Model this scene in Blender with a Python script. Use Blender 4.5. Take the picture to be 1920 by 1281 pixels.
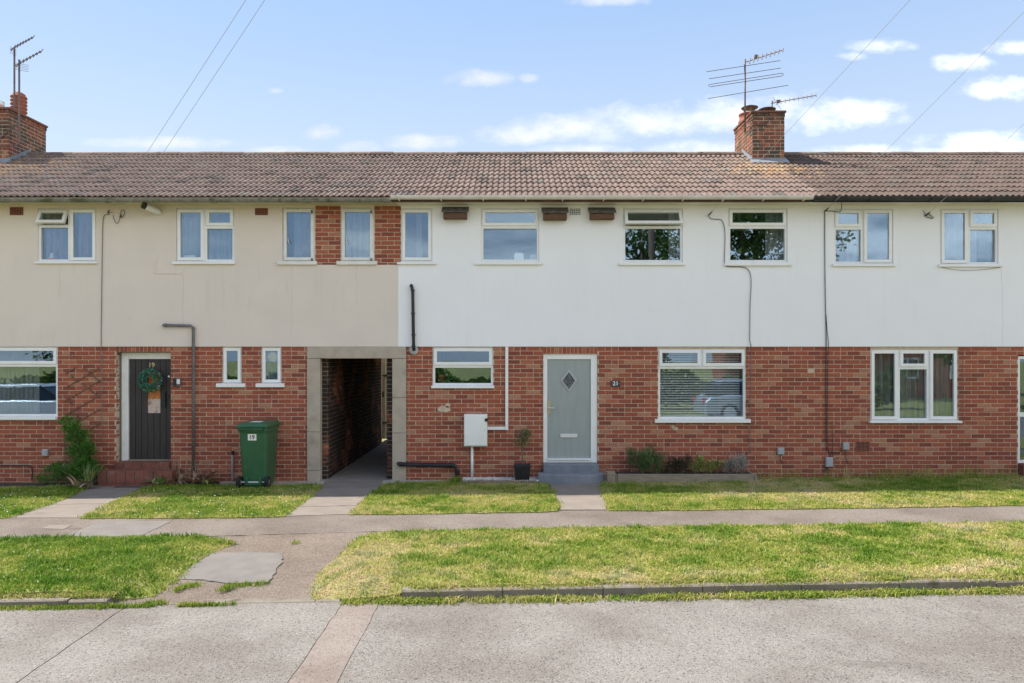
import bpy, bmesh, math, random
import numpy as np
from mathutils import Vector, Matrix

for o in list(bpy.data.objects):
    bpy.data.objects.remove(o)
S = bpy.context.scene
COL = S.collection
R = math.radians
rnd = random.Random(7)

# ------------------------------------------------------------------ camera
CAMY, CAMZ, F, HY, PX0 = -12.5, 2.14, 1362.5, 672.0, 960.0
cd = bpy.data.cameras.new('camera')
cam = bpy.data.objects.new('camera', cd)
COL.objects.link(cam)
cam.location = (0, CAMY, CAMZ)
cam.rotation_euler = (R(90), 0, 0)
cd.sensor_width = 36
cd.lens = F / 1920 * 36
cd.shift_y = (HY - 640.5) / 1920
cd.clip_start = 0.1
cd.clip_end = 2000
S.camera = cam

# ------------------------------------------------------------------ light
SUN_EL, SUN_AZ = 52.0, -74.0          # azimuth from +Y towards +X
sd = bpy.data.lights.new('sun', 'SUN')
sd.energy = 3.9
sd.angle = R(0.55)
sd.color = (1.0, 0.93, 0.82)
sun = bpy.data.objects.new('sun', sd)
COL.objects.link(sun)
tosun = Vector((math.sin(R(SUN_AZ)) * math.cos(R(SUN_EL)), math.cos(R(SUN_AZ)) * math.cos(R(SUN_EL)), math.sin(R(SUN_EL))))
sun.rotation_euler = tosun.to_track_quat('Z', 'Y').to_euler()
sun.location = (-20, 10, 30)

S.view_settings.view_transform = 'Standard'
S.view_settings.look = 'None'
S.view_settings.exposure = 1.04
S.view_settings.gamma = 1.0
S.view_settings.use_curve_mapping = False
S.render.engine = 'CYCLES'
S.cycles.use_denoising = True
S.cycles.max_bounces = 6
S.cycles.diffuse_bounces = 3
S.cycles.glossy_bounces = 2
S.cycles.transparent_max_bounces = 12
S.cycles.caustics_reflective = False
S.cycles.caustics_refractive = False

W = bpy.data.worlds.new('World')
S.world = W
W.use_nodes = True


class NT:
    """tiny node-tree helper"""
    def __init__(s, tree):
        s.t = tree
        tree.nodes.clear()

    def n(s, typ, props=None, **ins):
        nd = s.t.nodes.new(typ)
        for k, v in (props or {}).items():
            setattr(nd, k, v)
        for k, v in ins.items():
            key = int(k[1:]) if k[0] == 'i' and k[1:].isdigit() else k.replace('_', ' ')
            s.set(nd.inputs[key], v)
        return nd

    def set(s, sock, v):
        if isinstance(v, bpy.types.Node):
            v = v.outputs[0]
        if isinstance(v, bpy.types.NodeSocket):
            s.t.links.new(v, sock)
        else:
            sock.default_value = v

    def m(s, op, a, b=0.0, c=None, clamp=False):
        nd = s.n('ShaderNodeMath', {'operation': op, 'use_clamp': clamp}, i0=a, i1=b)
        if c is not None:
            s.set(nd.inputs[2], c)
        return nd.outputs[0]

    def mix(s, f, a, b, mode='MIX'):
        nd = s.t.nodes.new('ShaderNodeMix')
        nd.data_type = 'RGBA'
        nd.blend_type = mode
        s.set(nd.inputs[0], f)
        s.set(nd.inputs[6], a)
        s.set(nd.inputs[7], b)
        return nd.outputs[2]

    def smooth(s, v, lo, hi, a=0.0, b=1.0):
        nd = s.n('ShaderNodeMapRange', {'interpolation_type': 'SMOOTHSTEP'}, i0=v, i1=lo, i2=hi, i3=a, i4=b)
        return nd.outputs[0]

    def noise(s, vec, scale, detail=5.0, rough=0.55):
        nd = s.n('ShaderNodeTexNoise', None, Scale=scale, Detail=detail, Roughness=rough)
        if vec is not None:
            s.set(nd.inputs['Vector'], vec)
        return nd.outputs['Fac']


def c4(c, a=1.0):
    return (c[0], c[1], c[2], a)


def build_world():
    t = NT(W.node_tree)
    sky = t.n('ShaderNodeTexSky', {'sky_type': 'NISHITA', 'sun_disc': False, 'sun_elevation': R(SUN_EL),
                                   'sun_rotation': R(SUN_AZ), 'air_density': 1.0, 'dust_density': 0.35, 'ozone_density': 1.3, 'altitude': 50})
    tc = t.n('ShaderNodeTexCoord')
    sp = t.n('ShaderNodeSeparateXYZ', None, i0=tc.outputs['Generated'])
    x, y, z = sp.outputs
    ay = t.m('MAXIMUM', t.m('ABSOLUTE', y), 0.06)
    u = t.m('DIVIDE', x, ay)
    v = t.m('DIVIDE', z, ay)
    side = t.m('SIGN', y)
    uv = t.n('ShaderNodeCombineXYZ', None, i0=u, i1=t.m('MULTIPLY', v, 1.7), i2=t.m('MULTIPLY', side, 3.0)).outputs[0]
    n1 = t.noise(uv, 9.0, 8.0, 0.6)
    n2 = t.noise(uv, 30.0, 6.0, 0.6)
    # cumulus seen low over the roofs: (direction as pixel, half width, half height)
    cl = [(905, 146, 62, 17), (990, 146, 20, 9), (605, 247, 40, 17), (668, 276, 42, 13), (545, 286, 70, 13), (515, 170, 18, 7),
          (800, 266, 75, 15), (960, 252, 80, 20), (1080, 240, 140, 30), (1200, 228, 120, 32), (1330, 216, 120, 30), (1500, 216, 110, 38),
          (1600, 212, 100, 28), (1320, 282, 110, 20), (1090, 282, 90, 14), (1650, 88, 66, 15), (1600, 105, 30, 9), (1880, 166, 80, 24),
          (1800, 118, 60, 16), (1905, 90, 50, 16), (1610, 284, 90, 15), (1850, 270, 120, 24), (1760, 285, 60, 12), (1140, 2, 70, 12), (300, 268, 150, 12)]
    best = None
    low = None
    for (px, py, w, h) in cl:
        u0, v0, a, b = (px - PX0) / F, (HY - py) / F, w / F, h / F
        du = t.m('DIVIDE', t.m('SUBTRACT', u, u0), a)
        dv = t.m('DIVIDE', t.m('SUBTRACT', v, v0), b)
        d = t.m('SUBTRACT', 1.0, t.m('ADD', t.m('MULTIPLY', du, du), t.m('MULTIPLY', dv, dv)))
        d = t.m('MAXIMUM', d, -3.0)
        if best is None:
            best, low = d, t.m('MULTIPLY', dv, 0.5)
        else:
            g = t.m('GREATER_THAN', d, best)
            low = t.m('ADD', t.m('MULTIPLY', g, dv), t.m('MULTIPLY', t.m('SUBTRACT', 1.0, g), low))
            best = t.m('MAXIMUM', best, d)
    dens = t.m('ADD', best, t.m('ADD', t.m('MULTIPLY', t.m('SUBTRACT', n1, 0.5), 3.6), t.m('MULTIPLY', t.m('SUBTRACT', n2, 0.5), 2.6)))
    c1 = t.smooth(dens, -0.45, 2.1)
    # broken cumulus over the rest of the sky, behind the viewer, cover widened to fill the shaded fronts
    zz = t.m('ADD', t.m('MAXIMUM', z, 0.0), 0.16)
    pl = t.n('ShaderNodeCombineXYZ', None, i0=t.m('DIVIDE', x, zz), i1=t.m('DIVIDE', y, zz), i2=0.7).outputs[0]
    n3 = t.noise(pl, 0.85, 9.0, 0.56)
    c2 = t.m('MULTIPLY', t.smooth(n3, 0.45, 0.60), t.smooth(y, 0.30, -0.10))
    c2 = t.m('MULTIPLY', c2, t.smooth(z, 0.0, 0.06))
    cf = t.m('MAXIMUM', c1, c2)
    cf = t.m('MULTIPLY', cf, 0.88)
    shade = t.smooth(t.m('ADD', low, t.m('MULTIPLY', t.m('SUBTRACT', n1, 0.5), 3.0)), -0.55, 1.0)
    shade = t.m('MAXIMUM', shade, t.smooth(n3, 0.75, 0.58))
    ccol = t.mix(shade, (2.25, 2.6, 3.15, 1), (3.55, 3.6, 3.66, 1))
    # clouds opposite the sun boosted beyond the visible ones, to fill shaded fronts
    cloud_fill = t.n('ShaderNodeVectorMath', {'operation': 'DOT_PRODUCT'}, i0=tc.outputs['Generated'], i1=tuple(-v for v in tosun)).outputs['Value']
    ccol = t.mix(1.0, ccol, t.mix(t.smooth(cloud_fill, -0.5, 0.5), (1, 1, 1, 1), (2.5, 2.5, 2.5, 1)), 'MULTIPLY')
    hz = t.smooth(z, 0.95, 0.30, 0.25, 0.88)
    haze = t.mix(t.smooth(z, 0.12, 0.55), (2.5, 2.88, 3.42, 1), (1.28, 2.0, 3.22, 1))
    base = t.mix(hz, sky.outputs[0], haze)
    final = t.mix(cf, base, ccol)
    bg = t.n('ShaderNodeBackground', None, Color=final, Strength=0.14)
    t.n('ShaderNodeOutputWorld', None, Surface=bg)


build_world()

# ------------------------------------------------------------------ positions
SC = F / -CAMY                    # pixels per metre on the facade plane
G0, GS = 0.05, 0.007              # the ground climbs a little to the right


def g(x):
    return G0 + GS * x


def X(px, y=0.0):
    return (px - PX0) * (y - CAMY) / F


def Z(py, y=0.0):
    return CAMZ + (HY - py) * (y - CAMY) / F


def gp(px, py, off=0.0):
    """point of the ground (raised by off) met by the ray through a pixel"""
    dx, dz = (px - PX0) / F, (HY - py) / F
    t = (G0 + off - CAMZ) / (dz - GS * dx)
    return Vector((t * dx, CAMY + t, CAMZ + t * dz))


# ------------------------------------------------------------------ materials
MATS = {}


def M(name, c1, c2=None, scale=6.0, c3=None, s3=2.0, t3=(0.55, 0.7), rough=0.7, bump=0.0, bscale=None, metal=0.0, spec=0.4,
      attr=False, transl=0.0, amt=1.0, detail=6.0, stretch=None, coat=0.0):
    """world-space noise between two colours, optional blotches of a third; attr: colour comes from the mesh"""
    m = bpy.data.materials.new(name)
    m.use_nodes = True
    t = NT(m.node_tree)
    pos = t.n('ShaderNodeNewGeometry').outputs['Position']
    if stretch:
        pos = t.n('ShaderNodeVectorMath', {'operation': 'MULTIPLY'}, i0=pos, i1=stretch).outputs[0]
    if attr:
        base = t.n('ShaderNodeAttribute', {'attribute_name': 'col'}).outputs['Color']
    else:
        base = c4(c1)
    col = base
    nz = t.noise(pos, scale, detail)
    if c2 is not None:
        f = t.m('MULTIPLY', t.smooth(nz, 0.3, 0.7), amt)
        col = t.mix(f, base, c4(c2))
    if c3 is not None:
        n3 = t.noise(pos, s3, 7.0, 0.62)
        col = t.mix(t.smooth(n3, t3[0], t3[1]), col, c4(c3))
    p = t.n('ShaderNodeBsdfPrincipled', None, Base_Color=col, Roughness=rough, Metallic=metal)
    p.inputs['Specular IOR Level'].default_value = spec
    if coat:
        p.inputs['Coat Weight'].default_value = coat
    if bump:
        bn = t.noise(pos, bscale or scale * 4, 5.0)
        b = t.n('ShaderNodeBump', None, Strength=bump, Distance=0.02, Height=bn)
        t.set(p.inputs['Normal'], b)
    sh = p
    if transl:
        tr = t.n('ShaderNodeBsdfTranslucent', None, Color=col)
        sh = t.n('ShaderNodeMixShader', None, i0=transl, i1=p, i2=tr)
    t.n('ShaderNodeOutputMaterial', None, Surface=sh)
    MATS[name] = m
    return m


M('brick', (0, 0, 0), (0.20, 0.065, 0.045), 38, (0.50, 0.38, 0.30), 2.6, (0.71, 0.86), rough=0.9, bump=0.5, bscale=160, attr=True, amt=0.45, spec=0.2)
M('passage_brick_shaded', (0, 0, 0), (0.06, 0.036, 0.03), 12, (0.04, 0.032, 0.028), 1.5, (0.36, 0.52), rough=0.95, bump=0.5, bscale=160, attr=True, amt=0.7, spec=0.1)  # dirty brick, darkened further to paint in the passage's shade
M('passage_mortar_shaded', (0.26, 0.20, 0.15), (0.12, 0.095, 0.075), 4, rough=0.95, spec=0.1)  # mortar colour lowered the same way, standing in for passage shade
M('mortar', (0.64, 0.52, 0.39), (0.53, 0.42, 0.305), 9, (0.40, 0.29, 0.20), 1.4, (0.64, 0.84), rough=0.95, bump=0.5, bscale=220, spec=0.1)
M('tile', (0, 0, 0), (0.10, 0.075, 0.065), 20, (0.045, 0.037, 0.03), 9.0, (0.57, 0.70), rough=0.92, bump=0.6, bscale=120, attr=True, amt=0.55, spec=0.2)
def streaks(name, dirt, amt):
    """faint rain streaks and grime on a rendered wall"""
    m = MATS[name]
    t = NT.__new__(NT)
    t.t = m.node_tree
    p = [n for n in m.node_tree.nodes if n.type == 'BSDF_PRINCIPLED'][0]
    col = p.inputs['Base Color'].links[0].from_socket
    pos = t.n('ShaderNodeNewGeometry').outputs['Position']
    st = t.n('ShaderNodeVectorMath', {'operation': 'MULTIPLY'}, i0=pos, i1=(7.0, 1.0, 0.45)).outputs[0]
    f = t.m('MULTIPLY', t.smooth(t.noise(st, 1.6, 7.0, 0.6), 0.52, 0.78), t.smooth(t.noise(pos, 0.7, 4.0), 0.42, 0.62))
    f2 = t.smooth(t.noise(pos, 2.2, 8.0, 0.7), 0.60, 0.74, 0.0, 0.5)
    t.set(p.inputs['Base Color'], t.mix(t.m('MULTIPLY', t.m('MAXIMUM', f, f2), amt), col, c4(dirt)))


def mat_tile():
    m = MATS['tile']
    t = NT.__new__(NT)
    t.t = m.node_tree
    p = [n for n in m.node_tree.nodes if n.type == 'BSDF_PRINCIPLED'][0]
    col = p.inputs['Base Color'].links[0].from_socket
    pos = t.n('ShaderNodeNewGeometry').outputs['Position']
    mask = None
    for (x, y, a, b) in ((4.9, 1.45, 1.5, 1.0), (-10.3, 1.5, 2.6, 1.3)):
        sp = t.n('ShaderNodeSeparateXYZ', None, i0=pos)
        dx = t.m('DIVIDE', t.m('SUBTRACT', sp.outputs[0], x), a)
        dy = t.m('DIVIDE', t.m('SUBTRACT', sp.outputs[1], y), b)
        q = t.m('SUBTRACT', 1.0, t.m('ADD', t.m('MULTIPLY', dx, dx), t.m('MULTIPLY', dy, dy)), clamp=True)
        mask = q if mask is None else t.m('MAXIMUM', mask, q)
    n1 = t.noise(pos, 7.0, 6.0, 0.65)
    n2 = t.noise(pos, 11.0, 5.0, 0.6)
    f = t.smooth(t.m('ADD', n1, t.m('MULTIPLY', mask, 0.22)), 0.66, 0.76, 0.0, 0.85)
    f = t.m('MULTIPLY', f, t.smooth(mask, 0.0, 0.15))
    lich = t.mix(t.smooth(n2, 0.4, 0.6), (0.33, 0.15, 0.055, 1), (0.38, 0.31, 0.20, 1))
    t.set(p.inputs['Base Color'], t.mix(f, col, lich))


mat_tile()
M('roof_under', (0.03, 0.025, 0.022), rough=0.95)
M('cream', (0.73, 0.645, 0.57), (0.695, 0.615, 0.545), 1.3, (0.67, 0.595, 0.53), 0.8, (0.55, 0.75), rough=0.9, bump=0.12, bscale=90, spec=0.2)
M('white_render', (0.86, 0.86, 0.87), (0.84, 0.84, 0.85), 1.2, (0.80, 0.80, 0.80), 0.9, (0.6, 0.78), rough=0.88, bump=0.10, bscale=90, spec=0.25)
streaks('cream', (0.46, 0.40, 0.33), 0.32)
streaks('white_render', (0.62, 0.61, 0.57), 0.22)
M('soffit_cream', (0.58, 0.55, 0.38), (0.50, 0.47, 0.32), 2.5, rough=0.8)
M('soffit_white', (0.72, 0.71, 0.63), (0.64, 0.62, 0.52), 2.5, rough=0.8)
M('upvc', (0.84, 0.84, 0.83), (0.79, 0.79, 0.77), 4, rough=0.35, spec=0.5)
M('white_paint', (0.78, 0.77, 0.74), (0.68, 0.67, 0.63), 7, (0.5, 0.48, 0.42), 6, (0.68, 0.8), rough=0.55, bump=0.1)
M('gutter_grey', (0.17, 0.165, 0.15), (0.26, 0.25, 0.22), 9, (0.10, 0.11, 0.06), 5, (0.5, 0.62), rough=0.9, bump=0.6, bscale=60)
M('gutter_white', (0.72, 0.70, 0.66), (0.62, 0.58, 0.52), 5, (0.45, 0.40, 0.33), 3.5, (0.62, 0.76), rough=0.6)
M('gutter_black', (0.020, 0.020, 0.022), (0.04, 0.04, 0.045), 6, rough=0.45)
M('fascia_brown', (0.14, 0.085, 0.06), (0.09, 0.055, 0.04), 8, rough=0.8)
M('concrete', (0.47, 0.40, 0.32), (0.40, 0.34, 0.275), 5, (0.32, 0.27, 0.21), 2.5, (0.55, 0.75), rough=0.93, bump=0.35, bscale=90)
M('lead', (0.20, 0.225, 0.26), (0.29, 0.305, 0.33), 7, rough=0.6)
M('terracotta', (0.36, 0.12, 0.07), (0.27, 0.09, 0.06), 14, rough=0.8)
M('red_step', (0.25, 0.085, 0.055), (0.15, 0.06, 0.045), 6, (0.22, 0.17, 0.13), 4, (0.55, 0.75), rough=0.75, bump=0.2)
M('blue_step', (0.17, 0.19, 0.225), (0.24, 0.25, 0.275), 5, (0.32, 0.31, 0.30), 6, (0.56, 0.74), rough=0.7, bump=0.25)
M('grey_door', (0.33, 0.365, 0.355), (0.30, 0.335, 0.325), 3, rough=0.4, bump=0.04, bscale=60, stretch=(6, 1, 0.6))
M('black_door', (0.030, 0.026, 0.026), (0.045, 0.038, 0.037), 8, rough=0.5, bump=0.1, stretch=(5, 1, 0.5))
M('brass', (0.52, 0.44, 0.24), rough=0.3, metal=0.4)
M('chrome', (0.72, 0.72, 0.72), rough=0.3, metal=0.3)
M('black_plastic', (0.014, 0.014, 0.016), (0.022, 0.022, 0.024), 9, rough=0.4)
M('slate', (0.035, 0.037, 0.042), (0.06, 0.06, 0.065), 20, rough=0.6)
M('grey_plastic', (0.42, 0.43, 0.45), (0.36, 0.37, 0.38), 9, rough=0.5)
M('grey_pipe', (0.11, 0.105, 0.11), (0.17, 0.16, 0.16), 7, rough=0.6)
M('bin_green', (0.026, 0.098, 0.044), (0.034, 0.118, 0.055), 5, (0.085, 0.15, 0.095), 4, (0.56, 0.78), rough=0.42, bump=0.05, bscale=200)
M('rubber', (0.015, 0.015, 0.016), rough=0.8)
M('nest_wood', (0.16, 0.085, 0.05), (0.10, 0.055, 0.035), 10, rough=0.85, bump=0.3, stretch=(1, 1, 8))
M('nest_roof', (0.085, 0.075, 0.065), (0.16, 0.145, 0.125), 11, rough=0.9, bump=0.3)
M('trellis_wood', (0.20, 0.10, 0.06), (0.14, 0.075, 0.05), 10, rough=0.9)
M('timber', (0.33, 0.27, 0.20), (0.23, 0.185, 0.14), 9, rough=0.9, bump=0.4, stretch=(0.6, 4, 4))
M('soil', (0.055, 0.042, 0.032), (0.10, 0.08, 0.065), 26, rough=1.0, bump=1.0, bscale=60)
M('lawn_soil', (0.20, 0.22, 0.045), (0.28, 0.25, 0.085), 7, (0.36, 0.30, 0.16), 2.2, (0.52, 0.68), rough=1.0, bump=0.6, bscale=60)
M('leaf', (0, 0, 0), attr=True, rough=0.55, transl=0.3, spec=0.3)
M('grass', (0, 0, 0), attr=True, rough=0.65, transl=0.35, spec=0.2)
M('bark', (0.12, 0.09, 0.065), (0.20, 0.16, 0.12), 12, rough=0.95, bump=0.6)
M('white_stone', (0.72, 0.71, 0.68), (0.5, 0.49, 0.46), 25, rough=0.9)
M('kerb', (0.25, 0.215, 0.175), (0.20, 0.17, 0.138), 7, (0.11, 0.095, 0.065), 4, (0.55, 0.72), rough=0.95, bump=0.4, bscale=120)
M('slab', (0.245, 0.208, 0.178), (0.21, 0.179, 0.155), 4, (0.17, 0.145, 0.125), 2.2, (0.55, 0.75), rough=0.95, bump=0.3, bscale=130)
M('patch', (0.215, 0.195, 0.175), (0.18, 0.165, 0.15), 4, rough=0.95, bump=0.5, bscale=140)
M('joint', (0.09, 0.07, 0.05), (0.05, 0.042, 0.03), 14, rough=1.0)
M('dark_tar', (0.06, 0.056, 0.058), (0.09, 0.082, 0.082), 30, rough=0.95)
M('curtain_white', (0.52, 0.53, 0.54), (0.44, 0.45, 0.47), 3, rough=0.9, transl=0.35)
M('curtain_lilac', (0.30, 0.22, 0.31), (0.46, 0.40, 0.48), 5, rough=0.9, transl=0.35, stretch=(3, 1, 0.4))
M('curtain_blue', (0.24, 0.31, 0.46), (0.40, 0.44, 0.53), 5, rough=0.9, transl=0.35, stretch=(3, 1, 0.4))
M('curtain_net', (0.58, 0.58, 0.54), (0.34, 0.35, 0.31), 6, rough=0.9, transl=0.4, stretch=(5, 1, 0.3))
M('blind', (0.82, 0.82, 0.80), rough=0.6)
M('blind_grey', (0.40, 0.42, 0.40), (0.32, 0.34, 0.32), 4, rough=0.8)
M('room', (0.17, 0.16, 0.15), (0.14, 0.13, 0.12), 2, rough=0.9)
M('room_floor', (0.14, 0.11, 0.09), rough=0.8)
M('cable', (0.035, 0.034, 0.036), rough=0.7)
M('cable_grey', (0.16, 0.15, 0.16), rough=0.7)
M('crack', (0.30, 0.27, 0.23), rough=0.95)
M('wire_grey', (0.36, 0.36, 0.37), rough=0.7)
M('steel', (0.12, 0.105, 0.115), (0.20, 0.15, 0.13), 15, rough=0.6, metal=0.4)
M('flower', (0.85, 0.85, 0.80), rough=0.8)
M('label_white', (0.80, 0.80, 0.80), rough=0.5)
M('ink', (0.02, 0.02, 0.02), rough=0.6)
M('amber_glass', (0.40, 0.11, 0.02), (0.55, 0.22, 0.06), 22, rough=0.25, bump=0.5, bscale=70)
M('stain_glass', (0.50, 0.36, 0.30), (0.62, 0.52, 0.47), 30, (0.36, 0.20, 0.13), 14, (0.52, 0.66), rough=0.25, bump=0.5, bscale=70)
M('lead_glass', (0.03, 0.034, 0.034), (0.16, 0.18, 0.18), 40, rough=0.15, bump=0.3, bscale=60)
M('straw_disc', (0.70, 0.55, 0.24), (0.60, 0.46, 0.19), 12, rough=0.9)
M('pink', (0.75, 0.22, 0.22), rough=0.7)
M('gate_white', (0.80, 0.82, 0.78), (0.66, 0.70, 0.64), 6, rough=0.6)
M('car_silver', (0.62, 0.65, 0.69), rough=0.25, metal=0.5, coat=0.8)
M('car_white', (0.78, 0.79, 0.80), rough=0.25, coat=0.8)
M('car_glass', (0.02, 0.025, 0.03), rough=0.05, spec=0.8)
M('red_lens', (0.5, 0.02, 0.02), rough=0.2)
M('pole_wood', (0.13, 0.10, 0.075), (0.19, 0.15, 0.11), 8, rough=0.95, stretch=(4, 4, 0.3))
M('stack_cap', (0.23, 0.095, 0.065), (0.15, 0.075, 0.055), 9, rough=0.9)
M('lichen_stack', (0, 0, 0), (0.15, 0.085, 0.065), 11, (0.09, 0.078, 0.062), 5, (0.47, 0.60), rough=0.95, bump=0.6, bscale=130, attr=True, amt=0.95, spec=0.2)


def mat_glass():
    m = bpy.data.materials.new('glass')
    m.use_nodes = True
    t = NT(m.node_tree)
    pos = t.n('ShaderNodeNewGeometry').outputs['Position']
    b = t.n('ShaderNodeBump', None, Strength=0.022, Distance=0.02, Height=t.noise(pos, 2.4, 2.0))
    fr = t.n('ShaderNodeLayerWeight', None, Blend=0.5).outputs['Facing']
    fac = t.m('ADD', 0.15, t.m('MULTIPLY', t.m('POWER', fr, 3.0), 0.7), clamp=True)
    gl = t.n('ShaderNodeBsdfGlossy', None, Color=(0.60, 0.80, 1, 1), Roughness=0.0)
    t.set(gl.inputs['Normal'], b)
    tr = t.n('ShaderNodeBsdfTransparent', None, Color=(0.945, 0.965, 0.96, 1))
    t.n('ShaderNodeOutputMaterial', None, Surface=t.n('ShaderNodeMixShader', None, i0=fac, i1=tr, i2=gl))
    MATS['glass'] = m


def mat_ground(name, light, dark, speck, fleck, bump):
    """exposed aggregate: fine stones of several tones, slow blotches"""
    m = bpy.data.materials.new(name)
    m.use_nodes = True
    t = NT(m.node_tree)
    pos = t.n('ShaderNodeNewGeometry').outputs['Position']
    vo = t.n('ShaderNodeTexVoronoi', {'feature': 'F1'}, Vector=pos, Scale=95.0)
    sepc = t.n('ShaderNodeSeparateColor', None, i0=vo.outputs['Color'])
    v2 = t.n('ShaderNodeTexVoronoi', {'feature': 'F1'}, Vector=pos, Scale=60.0)
    s2 = t.n('ShaderNodeSeparateColor', None, i0=v2.outputs['Color'])
    slow = t.noise(pos, 0.9, 6.0, 0.6)
    fine = t.noise(pos, 60.0, 6.0, 0.75)
    col = t.mix(t.smooth(fine, 0.3, 0.7), c4(light), c4(dark))
    col = t.mix(t.smooth(sepc.outputs[0], 0.80, 0.98, 0.0, 0.8), col, c4(speck))
    col = t.mix(t.smooth(s2.outputs[0], 0.93, 0.97, 0.0, 0.45), col, c4(speck))
    col = t.mix(t.smooth(sepc.outputs[1], 0.86, 0.97, 0.0, 0.6), col, c4(fleck))
    blot = t.mix(t.smooth(slow, 0.35, 0.70, 0.0, 1.0), (1.08, 1.08, 1.07, 1), (0.80, 0.765, 0.74, 1))
    dk = t.noise(t.n('ShaderNodeVectorMath', {'operation': 'MULTIPLY'}, i0=pos, i1=(0.55, 1.5, 1.0)).outputs[0], 1.1, 7.0, 0.65)
    blot = t.mix(t.smooth(dk, 0.60, 0.74, 0.0, 0.75), blot, (0.60, 0.55, 0.52, 1))
    col = t.mix(1.0, col, blot, 'MULTIPLY')
    p = t.n('ShaderNodeBsdfPrincipled', None, Base_Color=col, Roughness=0.95)
    p.inputs['Specular IOR Level'].default_value = 0.2
    bh = t.m('ADD', fine, t.m('MULTIPLY', vo.outputs['Distance'], 0.6))
    t.set(p.inputs['Normal'], t.n('ShaderNodeBump', None, Strength=bump, Distance=0.01, Height=bh))
    t.n('ShaderNodeOutputMaterial', None, Surface=p)
    MATS[name] = m


mat_glass()
mat_ground('road', (0.268, 0.246, 0.223), (0.20, 0.184, 0.167), (0.085, 0.077, 0.071), (0.36, 0.34, 0.312), 0.6)
mat_ground('road_strip', (0.265, 0.222, 0.195), (0.22, 0.185, 0.162), (0.14, 0.117, 0.10), (0.32, 0.285, 0.255), 0.3)
mat_ground('footpath', (0.215, 0.182, 0.158), (0.168, 0.143, 0.125), (0.10, 0.085, 0.075), (0.30, 0.27, 0.24), 0.35)
mat_ground('worn', (0.24, 0.197, 0.162), (0.18, 0.146, 0.12), (0.09, 0.072, 0.06), (0.34, 0.30, 0.265), 0.8)


# ------------------------------------------------------------------ mesh helpers
class MB:
    """collects faces; build() links them as one mesh object"""
    def __init__(s):
        s.v, s.f, s.c = [], [], []

    def add(s, vs, fs, col=None, mtx=None):
        b = len(s.v)
        for p in vs:
            p = Vector(p)
            s.v.append(tuple(mtx @ p if mtx else p))
            s.c.append(col or (0.5, 0.5, 0.5))
        s.f += [tuple(b + i for i in f) for f in fs]

    def box(s, x0, x1, y0, y1, z0, z1, col=None, mtx=None):
        vs = [(x, y, z) for x in (x0, x1) for y in (y0, y1) for z in (z0, z1)]
        s.add(vs, [(0, 1, 3, 2), (4, 6, 7, 5), (0, 4, 5, 1), (2, 3, 7, 6), (0, 2, 6, 4), (1, 5, 7, 3)], col, mtx)
        return s

    def quad(s, a, b, c, d, col=None):
        s.add([a, b, c, d], [(0, 1, 2, 3)], col)

    def prism(s, prof, x0, x1, col=None, mtx=None):
        """closed (y,z) outline run along x"""
        n = len(prof)
        vs = [(x0, p[0], p[1]) for p in prof] + [(x1, p[0], p[1]) for p in prof]
        fs = [(i, (i + 1) % n, n + (i + 1) % n, n + i) for i in range(n)] + [tuple(range(n - 1, -1, -1)), tuple(range(n, 2 * n))]
        s.add(vs, fs, col, mtx)
        return s

    def tube(s, pts, r, n=8, col=None, cap=True):
        pts = [Vector(p) for p in pts]
        rs = r if isinstance(r, (list, tuple)) else [r] * len(pts)
        b = len(s.v)
        up = None
        for i, p in enumerate(pts):
            d = (pts[min(i + 1, len(pts) - 1)] - pts[max(i - 1, 0)]).normalized()
            if up is None:
                up = d.orthogonal().normalized()
            up = (up - d * up.dot(d))
            up = up.normalized() if up.length > 1e-6 else d.orthogonal().normalized()
            w = d.cross(up)
            for k in range(n):
                a = 2 * math.pi * k / n
                s.v.append(tuple(p + (up * math.cos(a) + w * math.sin(a)) * rs[i]))
                s.c.append(col or (0.5, 0.5, 0.5))
        for i in range(len(pts) - 1):
            for k in range(n):
                s.f.append((b + i * n + k, b + i * n + (k + 1) % n, b + (i + 1) * n + (k + 1) % n, b + (i + 1) * n + k))
        if cap:
            s.f.append(tuple(b + k for k in range(n - 1, -1, -1)))
            s.f.append(tuple(b + (len(pts) - 1) * n + k for k in range(n)))
        return s

    def lathe(s, prof, c, n=20, axis='Z', col=None):
        """prof: (radius, height) pairs about an axis through c"""
        vs, fs = [], []
        for (r, h) in prof:
            for k in range(n):
                a = 2 * math.pi * k / n
                p = (r * math.cos(a), r * math.sin(a), h)
                if axis == 'X':
                    p = (p[2], p[0], p[1])
                elif axis == 'Y':
                    p = (p[0], p[2], p[1])
                vs.append((c[0] + p[0], c[1] + p[1], c[2] + p[2]))
        for i in range(len(prof) - 1):
            for k in range(n):
                fs.append((i * n + k, i * n + (k + 1) % n, (i + 1) * n + (k + 1) % n, (i + 1) * n + k))
        fs.append(tuple(range(n - 1, -1, -1)))
        fs.append(tuple((len(prof) - 1) * n + k for k in range(n)))
        s.add(vs, fs, col)
        return s

    def mesh(s, name):
        me = bpy.data.meshes.new(name)
        me.from_pydata(s.v, [], s.f)
        a = me.attributes.new('col', 'FLOAT_COLOR', 'POINT')
        arr = np.ones((len(s.v), 4), dtype=np.float32)
        if s.v:
            arr[:, :3] = np.array(s.c, dtype=np.float32)
        a.data.foreach_set('color', arr.ravel())
        return me

    def build(s, name, mat, parent=None, bevel=0.0, smooth=False, recalc=True):
        me = s.mesh(name)
        if recalc:
            bm = bmesh.new()
            bm.from_mesh(me)
            bmesh.ops.recalc_face_normals(bm, faces=bm.faces)
            bm.to_mesh(me)
            bm.free()
        return link(name, me, mat, parent, bevel, smooth)


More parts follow.
